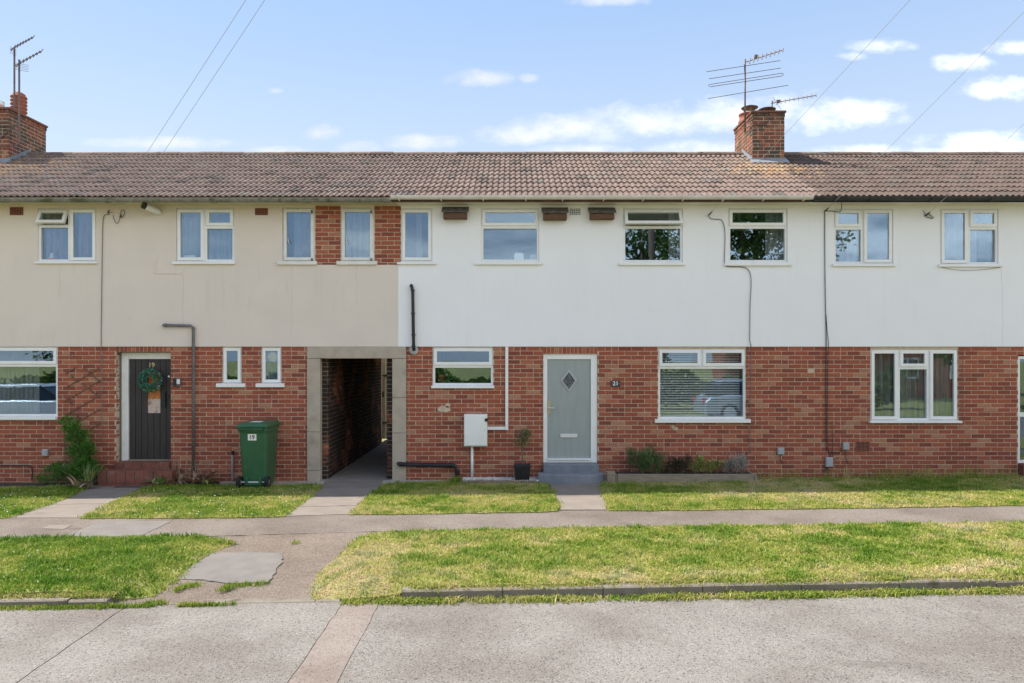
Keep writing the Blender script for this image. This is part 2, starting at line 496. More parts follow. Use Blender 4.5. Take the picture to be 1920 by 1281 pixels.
def link(name, me, mat, parent=None, bevel=0.0, smooth=False):
    if mat and not me.materials:
        me.materials.append(MATS[mat])
    o = bpy.data.objects.new(name, me)
    COL.objects.link(o)
    if parent is not None:
        o.parent = parent
        if parent.type == 'EMPTY':
            o.matrix_parent_inverse = Matrix.Translation(parent.location).inverted()
    if smooth:
        for p in me.polygons:
            p.use_smooth = True
    if bevel:
        md = o.modifiers.new('bevel', 'BEVEL')
        md.width = bevel
        md.segments = 2
        md.limit_method = 'ANGLE'
    return o


def tag(o, label, cat, group=None):
    o['label'] = label
    o['category'] = cat
    if group:
        o['group'] = group
    return o


def thing(name, label, cat, group=None, loc=(0, 0, 0)):
    o = bpy.data.objects.new(name, None)
    o.empty_display_size = 0.2
    COL.objects.link(o)
    o.location = loc
    return tag(o, label, cat, group)


def struct(o):
    o['kind'] = 'structure'
    return o


def stuff(o, label=None, cat=None):
    o['kind'] = 'stuff'
    if label:
        tag(o, label, cat)
    return o


def text_mesh(txt, size, depth=0.002):
    cu = bpy.data.curves.new('text', 'FONT')
    cu.body = txt
    cu.size = size
    cu.align_x = 'CENTER'
    cu.align_y = 'CENTER'
    cu.extrude = depth
    cu.offset = size * 0.018
    o = bpy.data.objects.new('text', cu)
    COL.objects.link(o)
    bpy.context.view_layer.update()
    me = bpy.data.meshes.new_from_object(o.evaluated_get(bpy.context.evaluated_depsgraph_get()))
    bpy.data.objects.remove(o)
    me.materials.clear()
    return me


def holed_wall(mb, x0, x1, z0, z1, holes, y, thick):
    """front face of a wall with rectangular holes and their reveals"""
    xs = sorted({x0, x1} | {h for q in holes for h in q[:2] if x0 < h < x1})
    zs = sorted({z0, z1} | {h for q in holes for h in q[2:] if z0 < h < z1})

    def full(i, k):
        if i < 0 or k < 0 or i >= len(xs) - 1 or k >= len(zs) - 1:
            return False
        cx, cz = (xs[i] + xs[i + 1]) / 2, (zs[k] + zs[k + 1]) / 2
        return not any(q[0] < cx < q[1] and q[2] < cz < q[3] for q in holes)
    for i in range(len(xs) - 1):
        for k in range(len(zs) - 1):
            if not full(i, k):
                continue
            a, b, c, d = xs[i], xs[i + 1], zs[k], zs[k + 1]
            mb.quad((a, y, c), (b, y, c), (b, y, d), (a, y, d))
            mb.quad((a, y + thick, d), (b, y + thick, d), (b, y + thick, c), (a, y + thick, c))
            if not full(i - 1, k):
                mb.quad((a, y, d), (a, y + thick, d), (a, y + thick, c), (a, y, c))
            if not full(i + 1, k):
                mb.quad((b, y, c), (b, y + thick, c), (b, y + thick, d), (b, y, d))
            if not full(i, k - 1):
                mb.quad((a, y, c), (a, y + thick, c), (b, y + thick, c), (b, y, c))
            if not full(i, k + 1):
                mb.quad((b, y, d), (b, y + thick, d), (a, y + thick, d), (a, y, d))


# ------------------------------------------------------------------ bricks
def brick_col(r):
    q = r.random()
    if q < 0.62:
        a, b = (0.415, 0.125, 0.072), (0.345, 0.098, 0.059)
    elif q < 0.80:
        a, b = (0.30, 0.086, 0.056), (0.235, 0.070, 0.050)
    elif q < 0.95:
        a, b = (0.48, 0.168, 0.094), (0.43, 0.145, 0.083)
    elif q < 0.985:
        a, b = (0.50, 0.25, 0.15), (0.45, 0.215, 0.135)
    else:
        a, b = (0.17, 0.10, 0.08), (0.24, 0.16, 0.13)
    k = r.random()
    return tuple(a[i] * k + b[i] * (1 - k) for i in range(3))


def brick_geo(r, L=0.214, H=0.064, D=0.03):
    """face towards -Y, worn edges, origin at the middle of the face"""
    j = lambda s: r.uniform(-s, s)
    fr = [(-L / 2, -H / 2), (L / 2, -H / 2), (L / 2, H / 2), (-L / 2, H / 2)]
    inn = [(x * (1 - 0.010 / L * 2) + j(.0015), j(.0018), z * (1 - 0.010 / H) + j(.001)) for x, z in fr]
    out = [(x + j(.003), 0.004, z + j(.002)) for x, z in fr]
    bk = [(x, D, z) for x, z in fr]
    vs = inn + out + bk
    fs = [(0, 1, 2, 3)] + [(i, 4 + i, 4 + (i + 1) % 4, (i + 1) % 4) for i in range(4)] + [(4 + i, 8 + i, 8 + (i + 1) % 4, 4 + (i + 1) % 4) for i in range(4)]
    return vs, fs


BV = []
for i in range(40):
    vs, fs = brick_geo(rnd)
    mb = MB()
    mb.add(vs, [tuple(reversed(f)) for f in fs], brick_col(rnd))
    BV.append((mb, None))
BMESH = {}


def brick_mesh(i, mat):
    if (i, mat) not in BMESH:
        me = BV[i][0].mesh('brick')
        me.materials.append(MATS[mat])
        BMESH[(i, mat)] = me
    return BMESH[(i, mat)]


def courses(u0, u1, ztop, zbot, holes, r, half=0, head=0.06, phase=None, whole=(False, False)):
    out = []
    z = ztop - 0.0375
    row = half
    while z > zbot:
        u = u0 - (0.1125 if row % 2 else 0.0)
        if phase is not None:
            u = phase + math.floor((u0 - phase) / 0.225 - 1) * 0.225 - (0.1125 if row % 2 else 0.0)
        while u < u1:
            segs = [(u + 0.0055, u + 0.2195)]
            if r.random() < head:
                segs = [(u + 0.0055, u + 0.107), (u + 0.118, u + 0.2195)]
            for a, b in segs:
                if (whole[0] and (a + b) / 2 < u0) or (whole[1] and (a + b) / 2 >= u1) or b <= u0 or a >= u1:
                    continue
                a = a if whole[0] else max(a, u0)
                b = b if whole[1] else min(b, u1)
                bad = False
                for q in holes:
                    if q[2] < z + 0.012 and q[3] > z - 0.012:
                        if a >= q[0] and b <= q[1]:
                            bad = True
                        elif a < q[0] < b:
                            b = q[0]
                        elif a < q[1] < b:
                            a = q[1]
                if not bad and b - a > 0.012:
                    out.append((a, b, z))
            u += 0.225
        z -= 0.075
        row += 1
    return out


def lay(parent, items, quota, mat='brick', stuffname='brickwork'):
    """items: (matrix, length scale); the nearest become bricks of their own, the rest one joined part"""
    cp = Vector((0, CAMY, CAMZ))
    items = sorted(items, key=lambda q: (q[0].translation - cp).length)
    rest = MB()
    for n, (mt, ls) in enumerate(items):
        k = rnd.randrange(len(BV))
        m2 = mt @ Matrix.Diagonal((ls, 1, 1, 1))
        if n < quota:
            o = bpy.data.objects.new('brick', brick_mesh(k, mat))
            COL.objects.link(o)
            o.parent = parent
            o.matrix_local = m2
        else:
            b = BV[k][0]
            rest.add(b.v, b.f, b.c[0], m2)
    if rest.v:
        stuff(rest.build(stuffname, mat, parent, recalc=False))


def face_items(rows, y=0.0):
    return [(Matrix.Translation(((a + b) / 2, y, z)), (b - a) / 0.214) for a, b, z in rows]


# ------------------------------------------------------------------ windows
def ring(mb, a, b, c, d, w, y0, y1, mtx=None):
    mb.box(a, b, y0, y1, d - w, d, mtx=mtx)
    mb.box(a, b, y0, y1, c, c + w, mtx=mtx)
    mb.box(a, a + w, y0, y1, c + w, d - w, mtx=mtx)
    mb.box(b - w, b, y0, y1, c + w, d - w, mtx=mtx)


def window(house, box, cells, sill=None, y=0.03, mat='upvc', ang=24):
    """box and cells in photo pixels on the facade plane; cells: (x0,x1,y0,y1,kind) f fixed, s sash, o open top light"""
    x0, x1, yt, yb = box
    fr = MB()
    w = 0.030
    A, B, C, D = X(x0), X(x1), Z(yb), Z(yt)
    ring(fr, A, B, C, D, 0.014, y + 0.002, y + 0.07)
    parts = []
    for (a, b, t_, b_, k) in cells:
        a, b, c, d = X(a), X(b), Z(b_), Z(t_)
        ring(fr, a + 0.0141 * (a <= A + .001), b - .0141 * (b >= B - .001), c + .0141 * (c <= C + .001), d - .0141 * (d >= D - .001), w - 0.004, y + 0.004, y + 0.068)
        e = w + 0.008
        if k == 'f':
            parts.append(('pane', a + e - .004, b - e + .004, c + e - .004, d - e + .004, 0))
        else:
            parts.append((k, a + w - 0.008, b - w + 0.008, c + w - 0.008, d - w + 0.008, 0))
    wo = fr.build('window', mat, house, bevel=0.003)
    for k, a, b, c, d, _ in parts:
        if k == 'pane':
            MB().box(a - 0.006, b + 0.006, y + 0.040, y + 0.048, c - 0.006, d + 0.006).build('pane', 'glass', wo)
            continue
        mt = None
        if k == 'o':
            mt = Matrix.Translation((0, y - 0.02, d)) @ Matrix.Rotation(-R(ang), 4, 'X') @ Matrix.Translation((0, -(y - 0.02), -d))
        sw = 0.052
        sb = MB()
        ring(sb, a, b, c, d, sw, y - 0.018, y + 0.03, mt)
        sb.build('sash', mat, wo, bevel=0.004)
        MB().box(a + sw - .006, b - sw + .006, y + 0.004, y + 0.012, c + sw - .006, d - sw + .006, mtx=mt).build('pane', 'glass', wo)
    if sill:
        a, b, t_, b_ = sill
        MB().prism([(-0.055, Z(b_)), (-0.055, Z(t_) - 0.012), (y + 0.06, Z(t_) + 0.004), (y + 0.06, Z(b_)), ], X(a), X(b)).build('sill', 'white_paint' if mat != 'upvc' else 'upvc', wo, bevel=0.004)
    return wo


def curtain(label, a, b, t_, b_, mat, y=0.17, waves=None, amp=0.034, group='curtains at the windows', gather=0.0):
    a, b, c, d = X(a), X(b), Z(b_), Z(t_)
    n = max(16, int((b - a) * 110))
    waves = waves or (b - a) / 0.12
    mb = MB()
    ph = rnd.random() * 6
    rows = 6
    for j in range(rows):
        f = j / (rows - 1)
        for i in range(n + 1):
            q = i / n
            xx = a + (b - a) * q
            yy = y + amp * math.sin(q * waves * 2 * math.pi + ph + 0.5 * math.sin(q * 9 + ph)) * (0.6 + 0.5 * f) + 0.012 * math.sin(q * waves * 5 + ph * 2)
            xx += gather * f * (1 - q)
            mb.v.append((xx, yy, d + (c - d) * f))
            mb.c.append((.5, .5, .5))
    for j in range(rows - 1):
        for i in range(n):
            p = j * (n + 1) + i
            mb.f.append((p, p + n + 1, p + n + 2, p + 1))
    o = mb.build('curtain', mat, None, smooth=True, recalc=False)
    return tag(o, label, 'curtain', group)


# ------------------------------------------------------------------ roof
EY, EZ, RY, RZ_ = -0.33, 4.84, 2.70, 6.39
SLOPE = math.atan2(RZ_ - EZ, RY - EY)
SLEN = math.hypot(RZ_ - EZ, RY - EY)
ROWS, GAUGE, TW = 11, SLEN / 11.0, 0.2
SOFZ = 4.77


def tile_geo(r):
    us = [0, .018, .035, .05, .066, .083, .1, .118, .135, .15, .166, .183, .2]
    hs = [0, .006, .024, .027, .024, .006, 0, .006, .024, .027, .024, .006, 0]
    us, hs = us[::1], hs[::1]
    keep = [0, 1, 2, 4, 5, 6, 7, 8, 10, 11, 12]
    us, hs = [us[i] for i in keep], [hs[i] for i in keep]
    j = lambda s: r.uniform(-s, s)
    sk, lift = j(.008), j(.003)
    n = len(us)
    vs = [(u - .1, sk * (u - .1) * 2 + 0.0, h + 0.024 + lift) for u, h in zip(us, hs)]
    vs += [(u - .1, GAUGE + 0.06, h - 0.001) for u, h in zip(us, hs)]
    vs += [(u - .1, sk * (u - .1) * 2 + 0.002, h + 0.002 + lift - 0.006) for u, h in zip(us, hs)]
    fs = [(i, i + 1, n + i + 1, n + i) for i in range(n - 1)] + [(2 * n + i, 2 * n + i + 1, i + 1, i) for i in range(n - 1)]
    return vs, fs


def tile_col(r):
    k = r.random()
    a, b = (0.305, 0.225, 0.188), (0.228, 0.168, 0.142)
    if r.random() < 0.14:
        a, b = (0.31, 0.26, 0.225), (0.12, 0.098, 0.085)
    return tuple(a[i] * k + b[i] * (1 - k) for i in range(3))


TV = []
for i in range(30):
    vs, fs = tile_geo(rnd)
    mb = MB()
    mb.add(vs, fs, tile_col(rnd))
    TV.append(mb)
TMESH = {}


def roof(house, xa, xb, shade=1.0):
    """pitched roof from xa to xb; front slope tiled piece by piece"""
    u = MB()
    e = 0.012
    ny, nz = -math.sin(SLOPE), math.cos(SLOPE)
    d = 0.014
    u.prism([(EY + .02, EZ - d), (RY, RZ_ - d), (5.72, EZ - 0.02), (5.72, EZ - 0.1), (RY, RZ_ - 0.16), (EY + .02, EZ - 0.07)], xa, xb)
    ro = u.build('roof', 'roof_under', house)
    ct, st = math.cos(SLOPE), math.sin(SLOPE)
    items = []
    nt = int(round((xb - xa) / TW))
    for row in range(ROWS):
        for i in range(nt):
            x = xa + (i + 0.5) * (xb - xa) / nt
            v = row * GAUGE - 0.02
            jz = rnd.uniform(-.002, .002)
            m = Matrix.Translation((x, EY + v * ct, EZ + v * st + jz)) @ Matrix.Rotation(SLOPE, 4, 'X') @ Matrix.Diagonal(((xb - xa) / nt / TW, 1, 1, 1))
            px = PX0 + F * x / (EY + v * ct - CAMY)
            vis = -5 < px < 1925
            items.append((0 if vis else 1, row, abs(x), m))
    items.sort(key=lambda q: q[:3])
    rest = MB()
    for n, it in enumerate(items):
        k, ci = rnd.randrange(len(TV)), shade
        c = tuple(v * shade for v in TV[k].c[0])
        if n < 300 and it[0] == 0:
            if (k, ci) not in TMESH:
                m_ = MB()
                m_.add(TV[k].v, TV[k].f, c)
                TMESH[(k, ci)] = m_.mesh('roof_tile')
                TMESH[(k, ci)].materials.append(MATS['tile'])
            o = bpy.data.objects.new('roof_tile', TMESH[(k, ci)])
            COL.objects.link(o)
            o.parent = ro
            o.matrix_local = it[3]
        else:
            rest.add(TV[k].v, TV[k].f, c, it[3])
    if rest.v:
        stuff(rest.build('roof_tiling', 'tile', ro, recalc=False))
    # back slope, out of sight
    bk = MB()
    for row in range(10):
        v0, v1 = row / 10, (row + 1) / 10
        y0, y1 = RY + (5.74 - RY) * v0, RY + (5.74 - RY) * v1
        z0, z1 = RZ_ + (EZ - RZ_) * v0, RZ_ + (EZ - RZ_) * v1
        bk.quad((xa, y0, z0 + .01), (xb, y0, z0 + .01), (xb, y1, z1 + .035), (xa, y1, z1 + .035), (.23, .17, .15))
    bk.build('back_slope', 'tile', ro)
    n = int(round((xb - xa) / 0.45))
    for i in range(n):
        a = xa + (xb - xa) * i / n
        b = xa + (xb - xa) * (i + 1) / n
        pr = MB()
        dz = rnd.uniform(-.006, .006)
        out = [(RY + 0.135 * math.cos(q), RZ_ - 0.025 + dz + 0.085 * math.sin(q)) for q in [math.pi * k / 8 for k in range(9)]]
        inn = [(RY + 0.115 * math.cos(q), RZ_ - 0.04 + dz + 0.085 * math.sin(q)) for q in [math.pi * k / 8 for k in range(8, -1, -1)]]
        pr.prism(out + inn, a + 0.004, b - 0.004, tuple(np.array(tile_col(rnd)) * 0.95))
        pr.build('ridge_tile', 'tile', ro, smooth=False)
    return ro


def gutter(house, xa, xb, mat, z=4.80, r=0.056, brackets=(), joints=(), fascia=None):
    pr = []
    for k in range(11):
        a = math.pi + math.pi * k / 10
        pr.append((-0.395 + r * math.cos(a), z + r * math.sin(a) + 0.01))
    pr2 = [(-0.395 + (r - .006) * math.cos(math.pi + math.pi * k / 10), z + (r - .006) * math.sin(math.pi + math.pi * k / 10) + 0.01) for k in range(10, -1, -1)]
    gt = MB().prism(pr + pr2, xa, xb).build('gutter', mat, house, smooth=False)
    for x in joints:
        q = [(-0.395 + (r + .008) * math.cos(math.pi + math.pi * k / 10), z + .01 + (r + .008) * math.sin(math.pi + math.pi * k / 10)) for k in range(11)]
        q2 = [(-0.395 + (r + .0005) * math.cos(math.pi + math.pi * k / 10), z + .01 + (r + .0005) * math.sin(math.pi + math.pi * k / 10)) for k in range(10, -1, -1)]
        MB().prism(q + q2, x - .05, x + .05).build('joint_collar', mat, gt)
    for x in brackets:
        b = MB()
        b.tube([(x, -0.335, z - 0.02), (x, -0.36, z - 0.065), (x, -0.42, z - 0.06), (x, -0.458, z - 0.005)], 0.010, 6)
        b.build('bracket', mat, gt)
    MB().box(xa, xb, -0.325, -0.30, SOFZ - 0.012, 4.835).build('fascia', fascia or mat, house)
    return gt


def soffit(house, xa, xb, mat):
    MB().box(xa, xb, -0.2995, 0.02, SOFZ, SOFZ + 0.02).build('soffit', mat, house)


def interior(house, xa, xb, parts_x=()):
    mb = MB()
    for x in [xa + .11, xb - .11] + list(parts_x):
        mb.box(x - .05, x + .05, 0.12, 3.6, 0.1, 4.76)
    mb.box(xa + .05, xb - .05, 3.6, 3.7, 0.1, 4.76)
    mb.box(xa + .17, xb - .17, 0.12, 3.59, 2.36, 2.60)
    mb.box(xa + .17, xb - .17, 0.12, 3.59, 4.72, 4.765)
    mb.box(xa + .17, xb - .17, 0.12, 3.59, 0.02, 0.12)
    mb.build('interior', 'room', house)


def back_wall(house, xa, xb, mat='brick_plain'):
    MB().box(xa, xb, 5.25, 5.4, -0.2, 4.8).build('back_wall', 'mortar', house)


def air_brick(house, a, b, t_, b_, mat, nx, nz, y=-0.004, hole='ink'):
    A, B, C, D = X(a), X(b), Z(b_), Z(t_)
    mb = MB()
    ring(mb, A, B, C, D, 0.008, y, y + 0.02)
    for i in range(1, nx):
        x = A + (B - A) * i / nx
        mb.box(x - .004, x + .004, y + .001, y + 0.02, C + .008, D - .008)
    for i in range(1, nz):
        z = C + (D - C) * i / nz
        mb.box(A + .008, B - .008, y + .002, y + 0.02, z - .004, z + .004)
    o = mb.build('air_brick', mat, house)
    MB().box(A + .004, B - .004, y + 0.005, y + .021, C + .004, D - .004).build('grille_back', hole, o)
    return o


def chimney(house, x0, x1, y0, y1, zt, mat, quota, tint=None):
    mb = MB()
    zb = 5.4
    mb.box(x0 + .006, x1 - .006, y0 + .006, y1 - .006, zb, zt - .045)
    ch = mb.build('chimney', 'mortar', house)
    it = []
    r = random.Random(int(x0 * 100))
    top = zt - 0.12

    def band(a0, a1, b0, b1, ztop, zbot, half):
        for s, (ua, ub) in {'f': (a0, a1), 'r': (b0, b1), 'l': (b0, b1), 'b': (a0, a1)}.items():
            for (p, q, z) in courses(ua, ub, ztop, zbot, [], r, half if s in 'fb' else half + 1, 0.1):
                m, ls = (p + q) / 2, (q - p) / 0.214
                if s == 'f':
                    mt = Matrix.Translation((m, b0, z))
                elif s == 'b':
                    mt = Matrix.Translation((m, b1, z)) @ Matrix.Rotation(math.pi, 4, 'Z')
                elif s == 'r':
                    mt = Matrix.Translation((a1, m, z)) @ Matrix.Rotation(math.pi / 2, 4, 'Z')
                else:
                    mt = Matrix.Translation((a0, m, z)) @ Matrix.Rotation(-math.pi / 2, 4, 'Z')
                it.append((mt, ls))
    band(x0, x1, y0, y1, top, 5.6, 0)
    e = 0.03
    # oversailing top course of bricks on end
    n = 8
    for i in range(n):
        w = (x1 - x0 + 2 * 0.012) / n
        it.append((Matrix.Translation((x0 - .012 + (i + .5) * w, y0 - .012, top + .041)), (w - .011) / .214))
    band(x0 - .012, x1 + .012, y0 - .0, y1 + .012, top + .075, top + .001, 1)
    lay(ch, it, quota, mat, 'stack_brickwork')
    MB().box(x0 - e, x1 + e, y0 - e, y1 + e, top + .078, zt).build('capping', 'stack_cap', ch, bevel=0.006)
    # lead flashing stepping down the slope
    fl = MB()
    zr = lambda y: EZ + (y - EY) * math.tan(SLOPE)
    fl.box(x0 - .03, x1 + .03, y0 - .02, y0 - .005, zr(y0) - .05, zr(y0) + .085)
    fl.prism([(y0 - .15, zr(y0 - .15) + .045), (y0 - .01, zr(y0) + .065), (y0 - .01, zr(y0) + .0), (y0 - .15, zr(y0 - .15) + .035)], x0 - .05, x1 + .05)
    for s, x in ((-1, x0), (1, x1)):
        fl.prism([(y0 - .01, zr(y0) - .05), (y0 - .01, zr(y0) + .10), (RY, RZ_ + .13), (RY, RZ_ - .05)], min(x + s * .004, x + s * .014), max(x + s * .004, x + s * .014))
    fl.build('flashing', 'lead', ch)
    return ch


# ================================================================== THE GROUND
def poly(name, pts, off, mat, parent=None, skirt=0.0, kind=True, tilt=0.0):
    """flat sheet through ground pixels or points; skirt: depth of its edges"""
    P = [gp(*p, off) if len(p) == 2 else Vector((p[0], p[1], g(p[0]) + off)) for p in pts]
    mb = MB()
    n = len(P)
    mb.add(P, [tuple(range(n))])
    if skirt:
        mb.add(P + [p - Vector((0, 0, skirt)) for p in P], [(i, (i + 1) % n, n + (i + 1) % n, n + i) for i in range(n)])
    o = mb.build(name, mat, parent)
    if o.data.polygons[0].normal.z < 0:
        o.data.flip_normals()
    if kind and parent is None:
        struct(o)
    return o, P


# far sheet: everything lies a little above it
gm = MB()
gm.add([(-500, -500, g(-500) * 0 - 0.32), (500, -500, -0.32), (500, 700, -0.32), (-500, 700, -0.32)], [(0, 1, 2, 3)])
struct(gm.build('ground', 'lawn_soil'))

ROADZ = -0.09
KL, KR = gp(0, 1122, 0.0), gp(1920, 1088, 0.0)
kdir = (KR - KL).normalized()


def kerb_y(x):
    return KL.y + (KR.y - KL.y) * (x - KL.x) / (KR.x - KL.x)


YB = -13.2
rb = MB()
rb.add([(x, y, g(x) + ROADZ - 0.03) for x, y in ((-30, YB), (30, YB), (30, kerb_y(30) + .05), (-30, kerb_y(-30) + .05))], [(0, 1, 2, 3)])
road = struct(rb.build('road', 'joint'))


def slab(name, pts, mat):
    o, P = poly(name, pts, ROADZ, mat, road, skirt=0.03)
    return o


def edge(x):
    return (x, kerb_y(x) + 0.05)


# joints of the road follow the photo; behind the picture they run on in the same line
def run(pa, pb, yend):
    a, b = gp(*pa, ROADZ), gp(*pb, ROADZ)
    k = (yend - a.y) / (b.y - a.y)
    return a.lerp(b, k)


ja0, ja1 = run((238, 1137), (30, 1281), kerb_y(-4) + .05), run((238, 1137), (30, 1281), YB)
jb0, jb1 = run((636, 1140), (541, 1281), kerb_y(-2) + .05), run((636, 1140), (541, 1281), YB)
jc0, jc1 = run((709, 1136), (632, 1281), kerb_y(-1) + .05), run((709, 1136), (632, 1281), YB)
jd0, jd1 = run((1725, 1122), (1920, 1206), kerb_y(4) + .05), run((1725, 1122), (1920, 1206), YB)
w = 0.009
crk = random.Random(3)


def jag(a, b, off, n=26, amp=0.010):
    out = []
    r = random.Random(int(a.x * 1000))
    for i in range(n + 1):
        f = (i / n) ** 1.6
        p = a.lerp(b, f)
        out.append((p.x + off + r.uniform(-amp, amp), p.y, 0))
    return out


A_, B_, C_, D_ = jag(ja0, ja1, 0, amp=.014), jag(jb0, jb1, 0, amp=.008), jag(jc0, jc1, 0, amp=.008), jag(jd0, jd1, 0, amp=.02)


def strip(name, left, right, mat, gap=0.006):
    l = [(p[0] + gap, p[1], 0) for p in left] if left else [(-30, kerb_y(-30) + .05, 0), (-30, YB, 0)]
    r = [(p[0] - gap, p[1], 0) for p in right] if right else [(30, kerb_y(30) + .05, 0), (30, YB, 0)]
    return slab(name, l + r[::-1], mat)


strip('road_slab', None, A_, 'road', .006)
strip('road_slab', A_, B_, 'road', .004)
strip('reinstated_strip', B_, C_, 'road_strip', .002)
strip('road_slab', C_, D_, 'road', .003)
strip('road_slab', D_, None, 'road', .004)

# footpath along the houses
fp = [(-16, gp(0, 971).y - .12, 0), (0, 971), (540, 968.5), (655, 964.5), (1048, 957.5), (1140, 957), (1600, 952.5), (1920, 948), (16, gp(1920, 948).y + .1, 0),
      (16, gp(1920, 979).y + .08, 0), (1920, 979), (1280, 986), (690, 997), (400, 1005), (0, 1010), (-16, gp(0, 1010).y - .1, 0)]
foot, _ = poly('footpath', fp, 0.0, 'footpath', skirt=0.1)
poly('tarmac_patch', [(118, 1006), (190, 978), (322, 977), (262, 1006)], 0.004, 'patch', foot, kind=False)
poly('tarmac_patch', [(78, 991), (92, 985), (136, 984), (120, 992)], 0.004, 'slab', foot, kind=False)
# worn crossing between the verges, ramping down to the road
yA, yB = gp(500, 1000).y, kerb_y(-2) + 0.055
cr = MB()
ramp = lambda x, y: g(x) - 0.002 - (0.082) * min(1, max(0, (yA - y) / (yA - yB)))
P = [(-5.4, yA + .05), (-1.2, yA + .12), (-1.0, yB), (-5.4, yB)]
nx, ny = 30, 14
for j in range(ny + 1):
    for i in range(nx + 1):
        x = -6.4 + 5.6 * i / nx
        y = yA + .03 + (kerb_y(x) + .052 - yA - .03) * j / ny
        cr.v.append((x, y, ramp(x, y) + (0.006 * rnd.uniform(-1, 1) if 0 < j < ny else 0)))
        cr.c.append((.5, .5, .5))
for j in range(ny):
    for i in range(nx):
        p = j * (nx + 1) + i
        cr.f.append((p, p + 1, p + nx + 2, p + nx + 1))
crossing = struct(cr.build('crossing', 'worn', smooth=True))
pp = [gp(px, py, -0.05) for px, py in ((333, 1086), (360, 1062), (398, 1042), (470, 1040), (524, 1042), (531, 1052), (512, 1080), (500, 1090), (430, 1092), (380, 1086))]
pm = MB()
n = len(pp)
fine_pp = []
for a_, b_ in zip(pp, pp[1:] + pp[:1]):
    for k in range(5):
        q = a_.lerp(b_, k / 5)
        fine_pp.append(Vector((q.x + rnd.uniform(-.016, .016), q.y + rnd.uniform(-.016, .016), 0)))
pp = fine_pp
n = len(pp)
tp = [(p.x, p.y, ramp(p.x, p.y) + .011) for p in pp]
pm.add(tp + [(x, y, z - .04) for x, y, z in tp], [tuple(range(n))] + [(i, (i + 1) % n, n + (i + 1) % n, n + i) for i in range(n)])
pm.build('concrete_patch', 'patch', crossing)

# slabs of the garden paths
def path(name, corners, cuts, mat='slab'):
    """corners: near-left, near-right, far-right, far-left pixels; cuts: fractions along its length"""
    a, b, c, d = [gp(*p, 0.006) for p in corners]
    root = MB()
    q = [a, b, c, d]
    root.add([p - Vector((0, 0, .02)) for p in q], [(0, 1, 2, 3)])
    ro = struct(root.build(name, 'joint'))
    cuts = [0] + cuts + [1]
    for i in range(len(cuts) - 1):
        f0, f1 = cuts[i] + .004, cuts[i + 1] - .004
        p = [a.lerp(d, f0), b.lerp(c, f0), b.lerp(c, f1), a.lerp(d, f1)]
        s_ = MB()
        s_.add(p + [v_ - Vector((0, 0, .018)) for v_ in p], [(0, 1, 2, 3), (0, 4, 5, 1), (1, 5, 6, 2), (2, 6, 7, 3), (3, 7, 4, 0)])
        s_.build('paving_slab', mat, ro)
    return ro


path('garden_path', [(16, 971), (152, 971), (322, 904), (168, 908)], [0.34, 0.62, 0.84])
path('garden_path', [(532, 968), (660, 964), (726, 902), (600, 903)], [0.22, 0.52, 0.80])
path('garden_path', [(1046, 956), (1141, 956), (1135, 901), (1030, 901)], [0.42, 0.75])
# concrete strip at the foot of the wall by the bin, floor of the passage
poly('apron', [(405, 911), (606, 908), (612, 896), (405, 896)], 0.010, 'concrete', skirt=.1)
poly('apron', [(716, 907), (760, 905), (880, 903), (880, 892), (722, 892)], 0.010, 'concrete', skirt=.1)
pf = MB()
pf.box(-3.24, -2.10, -0.02, 7.2, -0.2, g(-2.7) + 0.02)
struct(pf.build('passage_floor', 'slab'))
# beds
poly('flower_bed', [(-60, 915), (150, 914), (210, 904), (210, 890), (-60, 890)], 0.012, 'soil', skirt=.1)
poly('flower_bed', [(282, 910), (412, 910), (412, 896), (300, 896)], 0.012, 'soil', skirt=.1)
bedz = Z(890, -0.3)

# kerb stones
def kerbs(x0, x1, top, root):
    x = x0
    r = random.Random(5)
    while x < x1 - .05:
        L = min(0.914, x1 - x)
        a, b = x + .004, x + L - .004
        ya, yb = kerb_y(a), kerb_y(b)
        dz = r.uniform(-.008, .008)
        mb = MB()
        vs = []
        for (xx, yy) in ((a, ya), (b, yb)):
            z0 = g(xx)
            vs += [(xx, yy, z0 - .2), (xx, yy, z0 + top + dz - .012), (xx, yy + .014, z0 + top + dz), (xx, yy + .125, z0 + top + dz), (xx, yy + .125, z0 - .2)]
        mb.add(vs, [(i, (i + 1) % 5, 5 + (i + 1) % 5, 5 + i) for i in range(5)] + [(4, 3, 2, 1, 0), (5, 6, 7, 8, 9)])
        mb.build('kerb_stone', 'kerb', root)
        x += L


kr = bpy.data.objects.new('kerb', None)
COL.objects.link(kr)
kr['kind'] = 'structure'
kerbs(-14, -3.6, -0.03, kr)
kerbs(-3.6, -1.55, -0.086, kr)
kerbs(-1.0, 14, 0.0, kr)

